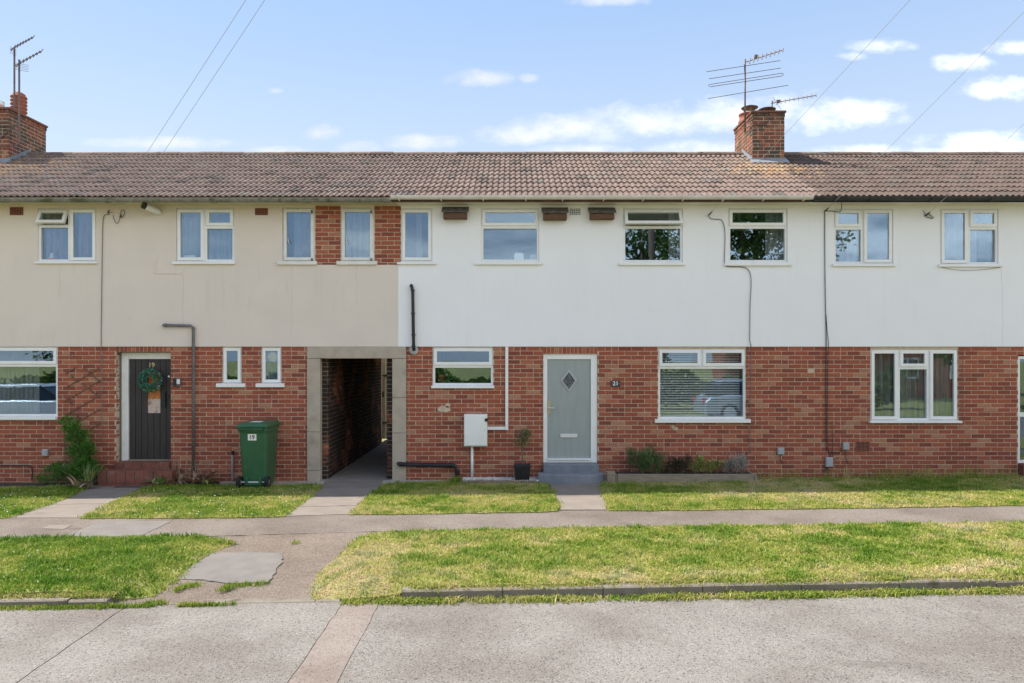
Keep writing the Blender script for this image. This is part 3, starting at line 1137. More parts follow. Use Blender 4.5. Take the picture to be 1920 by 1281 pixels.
# lawns and verges
LAWN = [
    ('lawn', [(-16, gp(0, 972).y - .1, 0), (-4, 971.5), (18, 970), (70, 953), (128, 934), (160, 917), (150, 913), (-60, 914), (-16, gp(-60, 914).y, 0)], 0.012),
    ('lawn', [(150, 971), (300, 971), (440, 970), (533, 968), (556, 950), (580, 933), (604, 910), (500, 910), (412, 909.5), (300, 910), (272, 914), (222, 936)], 0.014),
    ('lawn', [(656, 964.5), (850, 962), (1000, 960), (1045, 957.5), (1047, 945), (1038, 925), (1028, 908), (1005, 903), (880, 900), (800, 904), (724, 907), (700, 922), (676, 944)], 0.014),
    ('lawn', [(1141, 957), (1300, 956), (1600, 952), (1920, 947.5), (16, gp(1920, 947.5).y + .1, 0), (16, -.03, 0), (8.7, -.03, 0), (1430, 898), (1150, 899.5), (1128, 908), (1130, 930)], 0.014),
    ('verge', [(-16, gp(0, 1011).y - .1, 0), (0, 1010.5), (180, 1008), (330, 1005.5), (408, 1006), (432, 1017), (395, 1032), (360, 1052), (330, 1078), (290, 1100), (-3.55, kerb_y(-3.5) + .13, 0), (-16, kerb_y(-16) + .09, 0)], 0.012),
    ('verge', [(693, 998), (900, 993), (1280, 986.5), (1600, 982.5), (1920, 979.5), (16, gp(1920, 979.5).y + .08, 0), (16, kerb_y(16) + .085, 0), (-.98, kerb_y(-.98) + .085, 0), (-1.02, kerb_y(-1) + .03, 0), (-1.3, kerb_y(-1.3) + .02, 0), (-1.6, kerb_y(-1.6) + .06, 0), (590, 1104), (580, 1085), (598, 1062), (640, 1030), (660, 1010)], 0.02),
]


def vnoise(x, y, seed):
    """smooth value noise, several octaves, on arrays"""
    tot = np.zeros_like(x)
    amp, norm = 1.0, 0.0
    for o in range(4):
        rs = np.random.RandomState(seed + o)
        G = rs.rand(64, 64)
        xi, yi = np.floor(x).astype(int), np.floor(y).astype(int)
        fx, fy = x - xi, y - yi
        fx, fy = fx * fx * (3 - 2 * fx), fy * fy * (3 - 2 * fy)
        a, b = G[xi % 64, yi % 64], G[(xi + 1) % 64, yi % 64]
        c, d = G[xi % 64, (yi + 1) % 64], G[(xi + 1) % 64, (yi + 1) % 64]
        tot += amp * ((a * (1 - fx) + b * fx) * (1 - fy) + (c * (1 - fx) + d * fx) * fy)
        norm += amp
        amp *= 0.55
        x, y = x * 2.03 + 11.3, y * 2.03 + 7.1
    return tot / norm


def inside(px, py, P):
    r = np.zeros(len(px), bool)
    n = len(P)
    for i in range(n):
        x0, y0, x1, y1 = P[i][0], P[i][1], P[(i + 1) % n][0], P[(i + 1) % n][1]
        c = (y0 > py) != (y1 > py)
        with np.errstate(divide='ignore', invalid='ignore'):
            xc = (x1 - x0) * (py - y0) / (y1 - y0 + 1e-12) + x0
        r ^= c & (px < xc)
    return r


def ramp3(t, stops):
    ks = [s[0] for s in stops]
    return np.stack([np.interp(t, ks, [s[1][i] for s in stops]) for i in range(3)], 1)


def blades(name, x, y, z, h, wd, col, rs, mat='grass', lean=0.5):
    """one bent two-triangle-and-tip blade for each root"""
    n = len(x)
    a = rs.rand(n) * 2 * np.pi
    la = rs.rand(n) * 2 * np.pi
    ln = rs.rand(n) * lean * h
    dx, dy = np.cos(a) * wd / 2, np.sin(a) * wd / 2
    V = np.zeros((n, 5, 3), np.float32)
    V[:, 0] = np.stack([x - dx, y - dy, z - .006], 1)
    V[:, 1] = np.stack([x + dx, y + dy, z - .006], 1)
    mx, my = x + np.cos(la) * ln * .35, y + np.sin(la) * ln * .35
    V[:, 2] = np.stack([mx + dx * .8, my + dy * .8, z + h * .6], 1)
    V[:, 3] = np.stack([mx - dx * .8, my - dy * .8, z + h * .6], 1)
    V[:, 4] = np.stack([x + np.cos(la) * ln, y + np.sin(la) * ln, z + h * (1 - .3 * lean * rs.rand(n))], 1)
    b = (np.arange(n) * 5)[:, None]
    me = bpy.data.meshes.new(name)
    me.vertices.add(n * 5)
    me.vertices.foreach_set('co', V.ravel())
    loops = np.concatenate([b + np.array([[0, 1, 2, 3]]), b + np.array([[3, 2, 4]])], 1).ravel().astype(np.int32)
    me.loops.add(n * 7)
    me.loops.foreach_set('vertex_index', loops)
    me.polygons.add(n * 2)
    st = np.stack([np.arange(n) * 7, np.arange(n) * 7 + 4], 1).ravel().astype(np.int32)
    me.polygons.foreach_set('loop_start', st)
    at = me.attributes.new('col', 'FLOAT_COLOR', 'POINT')
    C = np.ones((n, 5, 4), np.float32)
    C[:, :, :3] = col[:, None, :]
    at.data.foreach_set('color', C.ravel())
    me.update(calc_edges=True)
    me.validate()
    return link(name, me, mat)


def soft_h(x, y, off, soft):
    """height of a verge: falls to the worn crossing along its soft edge (arrays)"""
    z = G0 + GS * x + off
    if not soft:
        return z
    d = np.full(x.shape, 9.0)
    for a, b in zip(soft[:-1], soft[1:]):
        ex, ey = b[0] - a[0], b[1] - a[1]
        t = np.clip(((x - a[0]) * ex + (y - a[1]) * ey) / (ex * ex + ey * ey + 1e-9), 0, 1)
        d = np.minimum(d, np.hypot(x - a[0] - t * ex, y - a[1] - t * ey))
    k = np.clip(d / .45, 0, 1)
    k = k * k * (3 - 2 * k)
    low = G0 + GS * x - .004 - .082 * np.clip((yA - y) / (yA - yB), 0, 1)
    return low * (1 - k) + z * k


def turf(name, P, off, soft, r):
    """lawn sheet: uneven outline, cut into a grid where it must follow the slope"""
    Q = []
    for a, b in zip(P, P[1:] + P[:1]):
        L = (b - a).length
        n = max(1, min(60, int(L / .16)))
        for k in range(n):
            q = a.lerp(b, k / n)
            if abs(q.x) < 11 and k:
                q = q + Vector((r.uniform(-.028, .028), r.uniform(-.024, .024), 0))
            Q.append(q)
    bm = bmesh.new()
    bm.faces.new([bm.verts.new((q.x, q.y, 0)) for q in Q])
    if soft:
        for i in range(46):
            bmesh.ops.bisect_plane(bm, geom=bm.verts[:] + bm.edges[:] + bm.faces[:], plane_co=(-6.6 + .15 * i, 0, 0), plane_no=(1, 0, 0))
        for i in range(22):
            bmesh.ops.bisect_plane(bm, geom=bm.verts[:] + bm.edges[:] + bm.faces[:], plane_co=(0, -6.4 + .15 * i, 0), plane_no=(0, 1, 0))
    co = np.array([v.co[:] for v in bm.verts])
    z = soft_h(co[:, 0], co[:, 1], off, soft)
    for v, zz in zip(bm.verts, z):
        v.co.z = zz
    ret = bmesh.ops.extrude_edge_only(bm, edges=[e for e in bm.edges if e.is_boundary])
    for v in [q for q in ret['geom'] if isinstance(q, bmesh.types.BMVert)]:
        v.co.z -= .12
    bmesh.ops.recalc_face_normals(bm, faces=bm.faces)
    me = bpy.data.meshes.new(name)
    bm.to_mesh(me)
    bm.free()
    return struct(link(name, me, 'lawn_soil')), Q


rs = np.random.RandomState(11)
GREEN = [(0.0, (0.11, 0.22, 0.018)), (0.30, (0.235, 0.325, 0.042)), (0.50, (0.37, 0.40, 0.085)), (0.70, (0.51, 0.455, 0.165)), (0.88, (0.61, 0.50, 0.27)), (1.0, (0.65, 0.53, 0.34))]
desc = ['lush short grass of the small lawn left of the plank door path', 'short grass between the plank door path and the passage',
        'short grass between the passage and the grey door', 'sun-bleached grass from the grey door to the right edge',
        'bright green grass of the left roadside verge', 'patchy straw-coloured grass of the right roadside verge']
dry0 = [0.36, 0.42, 0.47, 0.55, 0.22, 0.57]
SOFT = {4: [(420, 1003), (436, 1016), (395, 1033), (360, 1054), (330, 1080), (290, 1102), (240, 1124), (200, 1130)],
        5: [(690, 997), (660, 1010), (640, 1030), (598, 1062), (580, 1085), (590, 1106), (640, 1124), (740, 1128)]}
for li, (nm, pts, off) in enumerate(LAWN):
    P = [gp(*p, off) if len(p) == 2 else Vector((p[0], p[1], g(p[0]) + off)) for p in pts]
    soft = [(gp(*p, -.03).x, gp(*p, -.03).y) for p in SOFT[li]] if li in SOFT else None
    o, P = turf(nm, P, off, soft, rnd)
    xs, ys = [p.x for p in P], [p.y for p in P]
    # grass only where a camera near this one can see it
    lim = 10.5 if li < 4 else 7.8
    x0, x1, y0, y1 = max(min(xs), -lim), min(max(xs), lim), min(ys), max(ys)
    dens = 4200 if li < 4 else 4800
    n = int((x1 - x0) * (y1 - y0) * dens)
    x, y = rs.uniform(x0, x1, n), rs.uniform(y0, y1, n)
    x2, y2 = x + rs.normal(0, .028, n), y + rs.normal(0, .026, n)
    k = inside(x, y, P)
    x, y = x2[k], y2[k]
    slow = vnoise(x * 0.9 + 30, y * 1.6 + 40, 5)
    mid = vnoise(x * 4 + 10, y * 4 + 60, 9)
    fine = rs.rand(len(x))
    t = dry0[li] + (slow - .5) * 1.0 + (mid - .5) * .75 + (fine - .5) * .45
    if li == 5:
        # scorched crescent by the crossing and bare ground along the kerb
        t += 0.50 * np.exp(-(((x + 1.7) / .55) ** 2 + ((y + 4.95) / .40) ** 2)) + 0.30 * np.exp(-((y - kerb_y(x) - .30) / .22) ** 2) * (vnoise(x * 2, y * 2, 77) > .42)
    if li == 3:
        t += 0.15 * np.exp(-((x - 4.2) / 1.8) ** 2)
    t = np.clip(t, 0, 1)
    col = ramp3(t, GREEN) * (0.75 + 0.5 * rs.rand(len(x)))[:, None]
    h = (0.016 + 0.022 * rs.rand(len(x))) * (1.25 - .6 * t) * (0.75 + .6 * mid)
    tuft = vnoise(x * 6 + 5, y * 6 + 8, 55) > .60
    h = np.where(tuft, h * 1.75, h)
    col = np.where(tuft[:, None], col * np.array([[.72, .86, .75]]), col)
    if li == 5:
        bare = (vnoise(x * 2.2 + 4, y * 3 + 9, 31) > .60) & (rs.rand(len(x)) < .55) & (t > .55)
        x, y, h, col = x[~bare], y[~bare], h[~bare], col[~bare]
    gz = soft_h(x, y, off, soft)
    go = blades('grass', x, y, gz, h, 0.007 + .005 * rs.rand(len(x)), col.astype(np.float32), rs, lean=1.5)
    stuff(go, desc[li], 'grass')

# fringes: weeds along the kerb, tufts in the crossing, rough grass under the right wall
def fringe(label, segs, dens, hmin, hmax, dry, wd=0.008, lean=.7, cat='weeds'):
    X_, Y_, Z_ = [], [], []
    for (pts, wid, zoff) in segs:
        P = [gp(*p, zoff) if len(p) == 2 else Vector((p[0], p[1], g(p[0]) + zoff)) for p in pts]
        for a, b in zip(P[:-1], P[1:]):
            L = (b - a).length
            n = int(L * dens)
            f = rs.rand(n)
            cl = vnoise((a.x + (b.x - a.x) * f) * 5 + 3, f * 0 + 2.5, 41)
            kp = rs.rand(n) < np.clip((cl - .25) * 2.2, .12, 1)
            f = f[kp]
            X_.append(a.x + (b.x - a.x) * f + rs.normal(0, .02, len(f)))
            Y_.append(a.y + (b.y - a.y) * f + rs.normal(0, wid, len(f)))
            Z_.append(a.z + (b.z - a.z) * f)
    x, y, z = map(np.concatenate, (X_, Y_, Z_))
    t = np.clip(dry + rs.normal(0, .16, len(x)) + (vnoise(x * 3, y * 3, 4) - .5) * .8, 0, 1)
    col = ramp3(t, GREEN).astype(np.float32)
    h = hmin + (hmax - hmin) * rs.rand(len(x)) * (0.4 + 1.2 * vnoise(x * 4 + 3, y * 4, 61))
    return stuff(blades('weeds', x, y, z, h, wd * (0.7 + .6 * rs.rand(len(x))), col, rs, lean=lean), label, cat)


fringe('green weeds growing along the foot of the right kerb', [([(-1.5, kerb_y(-1.5) - .01, 0), (0, kerb_y(0) - .05, 0), (7.5, kerb_y(7.5) - .05, 0)], .04, ROADZ)], 2900, .010, .065, .46, wd=.010, lean=1.8)
fringe('low weeds along the foot of the left kerb', [([(-6.5, kerb_y(-6.5) - .03, 0), (-3.2, kerb_y(-3.2) - .03, 0)], .02, ROADZ)], 1800, .01, .05, .3)
fringe('small tufts of grass rooted in the worn crossing', [([(412, 1108), (440, 1099), (505, 1094)], .035, -.06), ([(328, 1108), (345, 1100), (372, 1097)], .035, -.06), ([(270, 1134), (310, 1131)], .02, -.08), ([(335, 1136), (440, 1134)], .015, -.085), ([(545, 1019), (562, 1018)], .03, -.01), ([(400, 1017), (440, 1020)], .03, -.01)], 1500, .012, .05, .32)
fringe('rough dark grass and weeds under the right brick wall', [([(1420, 897), (1560, 896), (1650, 896)], .05, .03), ([(1650, 896), (1910, 894)], .06, .03), ([(1650, 896), (1910, 894)], .05, .03)], 210, .04, .24, .55, wd=.006)
fringe('tuft of grass by the end of the black drain pipe', [([(846, 905), (862, 903)], .04, .02)], 1600, .03, .13, .12, wd=.009)
# daisies
dm = MB()
for (x0, x1, y0, y1, n) in ((155, 560, 915, 965, 130), (-20, 130, 918, 965, 60), (20, 150, 1030, 1105, 9), (560, 590, 915, 935, 8), (1560, 1900, 895, 905, 14)):
    for i in range(n):
        p = gp(rnd.uniform(x0, x1), rnd.uniform(y0, y1), .06)
        if not any(inside(np.array([p.x]), np.array([p.y]), [(q.x, q.y) for q in [gp(*w_, off) if len(w_) == 2 else Vector(w_) for w_ in pts]])[0] for nm, pts, off in LAWN):
            continue
        r_ = rnd.uniform(.005, .009)
        dm.add([(p.x + r_ * math.cos(k * math.pi / 3), p.y + r_ * math.sin(k * math.pi / 3), p.z - .006 + rnd.uniform(-.004, .004)) for k in range(6)] + [(p.x, p.y, p.z)],
               [(k, (k + 1) % 6, 6) for k in range(6)])
fringe('straw and grass creeping over the top of the right kerb', [([(-.9, kerb_y(-.9) + .10, 0), (7.5, kerb_y(7.5) + .10, 0)], .045, 0.0), ([(-6.5, kerb_y(-6.5) + .13, 0), (-3.6, kerb_y(-3.6) + .13, 0)], .04, -.02)], 3600, .012, .045, .55, lean=1.8, cat='grass')
stuff(dm.build('daisies', 'flower', recalc=False), 'white daisies scattered through the left lawns', 'flowers')
# ground beyond the road, behind the viewer
ob = MB()
ob.box(-40, 40, -22, YB - .13, -.3, g(0) - .02)
struct(ob.build('opposite_verge', 'lawn_soil'))
gb = MB()
gb.box(-30, 30, 5.42, 22, -.4, g(0) - .05)
struct(gb.build('back_garden', 'lawn_soil'))

# ================================================================== THE TERRACE
XL, X19, X23, XR = -13.6, X(747), X(1524), 12.4
GT = Z(650)                       # top of the brickwork


def H(a, b, t_, b_):
    return (X(a), X(b), Z(b_), Z(t_))


def soldier(a, b, t_, b_, n):
    out = []
    for i in range(n):
        w = (X(b) - X(a)) / n
        out.append((Matrix.Translation((X(a) + (i + .5) * w, 0, (Z(t_) + Z(b_)) / 2)) @ Matrix.Rotation(math.pi / 2, 4, 'Y') @ Matrix.Diagonal(((Z(t_) - Z(b_) - .008) / .214, 1, (w - .011) / .064, 1)), 1.0))
    return out


def ground_wall(house, xa, xb, holes, quota, extra=(), seed=1, whole=(False, False)):
    mb = MB()
    holed_wall(mb, xa, xb, -0.25, GT, holes, 0.007, 0.10)
    wl = mb.build('ground_floor_wall', 'mortar', house)
    rows = courses(xa, xb, GT - .002, -0.12, holes, random.Random(seed), 0, 0.06, 0.03, whole)
    lay(wl, face_items(rows) + list(extra), quota)
    return wl


def upper_wall(house, xa, xb, holes, mat):
    mb = MB()
    holed_wall(mb, xa, xb, GT, SOFZ, holes, -0.016, 0.13)
    return mb.build('upper_wall', mat, house, bevel=0.0)


# ---- number 19
h19 = thing('terraced_house', 'cream rendered terraced house with dark plank door and covered passage', 'house', 'houses of the brick terrace', (-8, 0, g(-8)))
W = {
    1: (72, 182, 391, 491), 2: (331, 440, 391, 491), 3: (530, 591, 390, 491), 4: (639, 702, 390, 491),
    11: (-46, 108, 650, 781), 12: (416, 453, 650, 720), 13: (489, 528, 650, 720)}
PAN = [H(591, 639, 386, 497), H(702, 752, 386, 497)]
hol = [H(*W[11]), H(*W[12]), H(*W[13]), H(217, 320, 649, 866), H(576, 762, 640, 960)]
hol[2 + 1] = (X(217), X(320), -0.05, GT + .02)
sold = soldier(217, 320, 649.5, 660, 14)
gw = ground_wall(h19, XL, X(576), hol, 215, sold, 3)
# lintel over the recessed door behind the bricks on end
MB().box(X(217) - .0, X(320), 0.008, 0.2, Z(660), GT).build('lintel', 'mortar', gw)
hup = [H(*W[1]), H(*W[2]), H(*W[3]), H(*W[4]), (X(591), X(639), Z(497), SOFZ - .004), (X(702), X(752), Z(497), SOFZ - .004)]
upper_wall(h19, XL, X19, hup, 'cream')
for a, b, hf in ((591, 639, 0), (702, 752, 1)):
    pn = MB().box(X(a) - .002, X(b) + .002, 0.0, 0.11, Z(497) - .002, SOFZ - .006).build('brick_panel', 'mortar', h19)
    lay(pn, face_items(courses(X(a) + .003, X(b) - .003, SOFZ - .009, Z(497), [], random.Random(9), hf, 0.0), -0.006), 50)
roof(h19, XL, X(738))
gutter(h19, XL, X(732, -.4), 'gutter_grey', 4.785, .058, joints=[X(p, -.4) for p in (8, 202, 400, 575, 724)], fascia='soffit_cream')
soffit(h19, XL, X19, 'soffit_cream')
interior(h19, XL, X(580), (X(215), X(330)))
MB().box(X(480), X19 - .06, 0.13, 3.6, 2.40, 2.58).box(X(580) + .01, X19 - .06, 3.6, 3.7, 2.58, 4.76).build('passage_room', 'room', h19)
back_wall(h19, XL, -3.2)
a, b, t_, b_ = W[1]
window(h19, W[1], [(72, 130, 391, 424, 'o'), (72, 130, 424, 491, 'f'), (130, 182, 391, 491, 's')], (68, 184, 490, 495), y=.0)
window(h19, W[2], [(331, 385, 391, 491, 's'), (385, 440, 391, 426, 's'), (385, 440, 426, 491, 'f')], (325, 442, 490, 496), y=.0)
for k, (s0, s1) in ((3, (521, 595)), (4, (632, 708))):
    a, b, t_, b_ = W[k]
    wo = window(h19, W[k], [(a, b, t_, b_, 's')], (s0, s1, 489, 497), y=.0, mat='white_paint')
    MB().tube([(X(a + 11), -.03, Z(448)), (X(a + 12), -.045, Z(452)), (X(a + 14), -.045, Z(458))], .006, 6).build('stay', 'chrome', wo)
    for q in (397, 487):
        MB().box(X(b - 7), X(b - 4), -.035, -.012, Z(q + 4), Z(q - 2)).build('hinge', 'steel', wo)
window(h19, W[11], [(-46, 108, 650, 685, 's'), (-46, 108, 685, 781, 'f')], (-52, 108, 780, 787), y=.015)
window(h19, W[12], [(416, 453, 650, 720, 's')], (407, 461, 718, 726), y=.03)
window(h19, W[13], [(489, 528, 650, 720, 's')], (481, 534, 718, 726), y=.03)
def crack(house, px, p0, p1, seed):
    q = random.Random(seed)
    pts, x = [], px
    for k in range(15):
        x += q.uniform(-.8, .8)
        pts.append((X(x), -.0165, Z(p0 + (p1 - p0) * k / 14)))
    MB().tube(pts, .0011, 4).build('hairline_crack', 'crack', house)


for px, p0, p1, q in ((548, 500, 625, 1), (668, 498, 575, 2), (345, 516, 610, 3), (115, 500, 560, 4)):
    crack(h19, px, p0, p1, q)
air_brick(h19, 20, 45, 389, 404, 'terracotta', 8, 4, -.024)
air_brick(h19, 479, 503, 391, 404, 'terracotta', 8, 4, -.024)
# raised key of an old porch left in the render
MB().box(X(291), X(294), -.028, -.014, Z(513), Z(486)).box(X(294.2), X(343), -.026, -.014, Z(514), Z(511)).build('render_ridge', 'cream', h19)
ch = chimney(h19, -10.78, -10.08, 2.06, 3.22, 7.17, 'lichen_stack', 80)
# left pot: ribbed louvre
pr = [(.13, 0), (.135, .05)]
for k in range(5):
    pr += [(.125, .12 + k * .075), (.155, .14 + k * .075), (.15, .17 + k * .075), (.125, .175 + k * .075)]
pr += [(.12, .52), (.06, .56)]
MB().lathe(pr, (-10.35, 2.75, 7.16), 20).build('chimney_pot', 'terracotta', ch, smooth=True)
MB().lathe([(.07, 0), (.07, .10), (.085, .11), (.085, .20), (.06, .215)], (-10.42, 2.28, 7.16), 16).build('flue_cowl', 'chrome', ch, smooth=True)

# door 19, set back in its opening
YD = 0.13
rv = MB()
for x in (X(217), X(320)):
    s_ = -1 if x < X(260) else 1
    rv.box(min(x, x + s_ * .08), max(x, x + s_ * .08), 0.11, .32, -0.1, GT)
rv.build('door_reveal', 'mortar', gw)
lay(gw, [(Matrix.Translation((X(217), .066, GT - .0395 - .075 * i)) @ Matrix.Rotation(math.pi / 2, 4, 'Z'), .48) for i in range(31)], 31)
d = MB()
zt, zb = Z(661, YD), Z(864, YD)
a, b = X(225, YD), X(327, YD)
d.box(a, a + .145, YD, YD + .1, zb, zt).box(b - .05, b, YD, YD + .1, zb, zt).box(a + .145, b - .05, YD, YD + .1, zt - .115, zt)
dr = d.build('front_door', 'white_paint', h19, bevel=.006)
la, lb, lt = a + .145, b - .05, zt - .115
npl = 7
for i in range(npl):
    p, q = la + (lb - la) * i / npl + .003, la + (lb - la) * (i + 1) / npl - .003
    cx = (p + q) / 2
    ga, gb_, gt_, gbm = X(270, YD), X(297, YD), Z(700, YD), Z(775, YD)
    pl = MB()
    if gb_ > cx > ga:
        MB().box(p, q, YD + .03, YD + .07, gt_, lt).build('plank', 'black_door', dr, bevel=.004)
        pl.box(p, q, YD + .03, YD + .07, zb + .02, gbm)
    else:
        pl.box(p, q, YD + .03, YD + .07, zb + .02, lt)
    pl.build('plank', 'black_door', dr, bevel=.004)
MB().box(la, lb, YD + .062, YD + .08, zb + .02, lt).build('door_back', 'black_door', dr)
MB().box(ga - .02, gb_ + .02, YD + .045, YD + .058, Z(748, YD), gt_).build('amber_pane', 'amber_glass', dr)
MB().box(ga - .02, gb_ + .02, YD + .045, YD + .058, gbm, Z(748, YD) - .001).build('door_pane', 'stain_glass', dr)
MB().box(X(304, YD), X(310, YD), YD + .0, YD + .029, Z(764, YD), Z(735, YD)).build('letter_plate', 'black_plastic', dr, bevel=.004)
MB().tube([(X(316, YD), YD + .03, Z(742, YD)), (X(316, YD), YD - .01, Z(742, YD)), (X(314, YD), YD - .02, Z(750, YD))], .008, 8).build('door_handle', 'black_plastic', dr)
MB().lathe([(.018, 0), (.018, .02)], (X(316, YD), YD + .01, Z(706, YD)), 12, 'Y').build('lock', 'chrome', dr)
me = text_mesh('19', .115, .004)
nm = link('door_number', me, 'brass', dr)
nm.location = (X(283, YD), YD + .024, Z(685, YD))
nm.rotation_euler = (R(90), 0, 0)
MB().box(la, lb, YD - .02, YD + .09, zb - .0, zb + .022).build('threshold', 'timber', dr)
# quarry tiled steps
st = MB()
st.box(X(217) + .002, X(320) - .002, -0.05, .22, -.1, zb - .001)
sp = st.build('doorstep', 'red_step', h19, bevel=.008)
n = 6
for i in range(n):
    p, q = X(218) + (X(319) - X(218)) * i / n, X(218) + (X(319) - X(218)) * (i + 1) / n
    MB().box(p + .003, q - .003, -.062, -.049, Z(883), zb - .004).build('tile', 'red_step', sp, bevel=.002)
st = MB()
lo0, lo1 = X(182, -.42), X(322, -.42)
zs = Z(884, -.42)
st.box(lo0 + .003, lo1, -.40, -.052, -.1, zs - .004)
st.build('lower_step', 'red_step', sp, bevel=.01)
n = 8
for i in range(n):
    p, q = lo0 + (lo1 - lo0) * i / n, lo0 + (lo1 - lo0) * (i + 1) / n
    MB().box(p + .003, q - .003, -.415, -.399, Z(906, -.42), zs).build('tile', 'red_step', sp, bevel=.002)

# passage: cast blocks round the opening, brick walls inside
ps = MB()
ps.box(X(576) + .004, X(762) - .004, .03, .12, Z(672), GT - .001)
ps = ps.build('passage_surround', 'concrete', h19)


def block(a, b, t_, b_):
    MB().box(X(a) + .0025, X(b) - .0025, -.022, .12 if b_ > 680 else .029, Z(b_) + .0025, Z(t_) - .0025).build('concrete_block', 'concrete', ps, bevel=.006)


block(576, 762, 650, 672.5)
for (a, b, cuts) in ((576, 601, (672.5, 810, 882, 905)), (735.5, 762, (672.5, 746, 812, 908))):
    for k in range(len(cuts) - 1):
        block(a, b, cuts[k], cuts[k + 1])
PL, PR, PD = -3.19, -2.175, 5.25
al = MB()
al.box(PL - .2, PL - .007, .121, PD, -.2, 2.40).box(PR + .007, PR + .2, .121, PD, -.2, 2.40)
al = al.build('passage_wall', 'passage_mortar_shaded', h19)
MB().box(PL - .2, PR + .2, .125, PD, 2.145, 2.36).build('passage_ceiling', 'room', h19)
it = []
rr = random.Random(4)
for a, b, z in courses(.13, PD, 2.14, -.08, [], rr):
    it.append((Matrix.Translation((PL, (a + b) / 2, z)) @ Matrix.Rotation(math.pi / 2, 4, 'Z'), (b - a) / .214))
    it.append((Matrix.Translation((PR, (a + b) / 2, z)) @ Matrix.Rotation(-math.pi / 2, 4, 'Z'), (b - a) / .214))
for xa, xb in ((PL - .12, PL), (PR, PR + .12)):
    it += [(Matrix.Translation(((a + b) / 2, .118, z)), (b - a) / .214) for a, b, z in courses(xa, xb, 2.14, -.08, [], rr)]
lay(al, it, 55, 'passage_brick_shaded')

# ---- number 21
h21 = thing('terraced_house', 'white rendered terraced house with pale grey front door', 'house', 'houses of the brick terrace', (1.6, 0, g(1.6)))
V = {5: (752, 811, 391, 491), 6: (902, 1011, 391, 491), 7: (1168, 1280, 391, 492), 8: (1365, 1476, 391, 492), 14: (811, 925, 651, 723), 15: (1234, 1399, 654, 786)}
h1 = [H(*V[14]), (X(1234), X(1399), Z(786), Z(654)), (X(1018), X(1121), -.05, GT + .02)]
gw = ground_wall(h21, X(762), X23, h1, 265, soldier(1018, 1121, 651, 663.5, 14), 21, (False, True))
MB().box(X(1018), X(1121), .008, .12, Z(664), GT).build('lintel', 'mortar', gw)
upper_wall(h21, X19, X23, [(X19 - .1, X(752), Z(497), SOFZ - .004)] + [H(*V[k]) for k in (5, 6, 7, 8)], 'white_render')
roof(h21, X(738), X(1530))
gutter(h21, X(733, -.4), X(1524, -.4), 'gutter_white', 4.835, .06, brackets=[X(p, -.42) for p in (748, 827, 906, 986, 1055, 1132, 1206, 1281, 1357, 1432, 1508)], fascia='fascia_brown')
soffit(h21, X19, X23, 'soffit_white')
interior(h21, X(772), X23, (X(1090), X(1160)))
MB().box(X19 + .06, X(772), 0.13, 3.6, 2.40, 2.58).box(X19 + .06, X(772), 3.6, 3.7, 2.58, 4.76).build('passage_room', 'room', h21)
back_wall(h21, -2.16, X23)
window(h21, V[5], [(752, 811, 391, 491, 's')], (745, 819, 491, 496.5), y=.0)
window(h21, V[6], [(902, 1011, 391, 426, 's'), (902, 1011, 426, 491, 'f')], (891, 1018, 491, 497), y=.0)
window(h21, V[7], [(1168, 1280, 391, 426, 'o'), (1168, 1280, 426, 492, 'f')], (1160, 1284, 492, 498), y=.0)
window(h21, V[8], [(1365, 1476, 391, 426, 's'), (1365, 1476, 426, 492, 'f')], (1357, 1484, 493, 499), y=.0)
wo = window(h21, V[14], [(811, 925, 651, 687, 's'), (811, 925, 687, 723, 'f')], (809, 927, 722, 728), y=.02)
MB().box(X(848), X(888), -.008, .0, Z(658.5), Z(655.5)).build('trickle_vent', 'upvc', wo)
window(h21, V[15], [(1234, 1316, 654, 689, 's'), (1316, 1399, 654, 689, 's'), (1234, 1399, 689, 786, 'f')], (1227, 1406, 785, 792.5), y=.02)
for (px, py, w_, h_, sd_) in ((833, 767, 14, 7, 1), (840, 760, 5, 5, 2), (1267, 804, 5, 4, 3), (1262, 801, 4, 3, 4)):
    q = random.Random(sd_)
    pts = [(X(px + w_ * math.cos(k * math.pi / 7) * q.uniform(.75, 1.1)), Z(py + h_ * math.sin(k * math.pi / 7) * q.uniform(.75, 1.1))) for k in range(14)]
    mb = MB()
    mb.add([(x, -.006, z) for x, z in pts] + [(x, .004, z) for x, z in pts], [tuple(range(14))] + [(k, 14 + k, 14 + (k + 1) % 14, (k + 1) % 14) for k in range(14)])
    mb.build('cement_smear', 'mortar', h21)
air_brick(h21, 1068, 1089, 391, 404, 'white_render', 6, 4, -.024)
ch = chimney(h21, 4.82, 5.46, 2.06, 3.22, 7.10, 'lichen_stack', 90)
MB().lathe([(.20, 0), (.205, .05), (.185, .07), (.18, .17), (.195, .18), (.195, .205), (.15, .21)], (4.99, 2.85, 7.09), 24).build('chimney_pot', 'terracotta', ch, smooth=True)
cw = MB().lathe([(.17, .0), (.175, .012), (.12, .035), (.03, .05)], (5.02, 2.85, 7.42), 24)
for k in range(3):
    a = k * 2.1 + .4
    cw.box(5.02 + .12 * math.cos(a) - .008, 5.02 + .12 * math.cos(a) + .008, 2.85 + .12 * math.sin(a) - .008, 2.85 + .12 * math.sin(a) + .008, 7.27, 7.43)
cw.build('rain_cowl', 'steel', ch)
cw = MB().lathe([(.17, .0), (.175, .012), (.12, .035), (.03, .05)], (5.20, 2.32, 7.20), 24)
for k in range(3):
    a = k * 2.1 + .9
    cw.box(5.20 + .10 * math.cos(a) - .008, 5.20 + .10 * math.cos(a) + .008, 2.32 + .10 * math.sin(a) - .008, 2.32 + .10 * math.sin(a) + .008, 7.09, 7.21)
cw.build('rain_cowl', 'steel', ch)

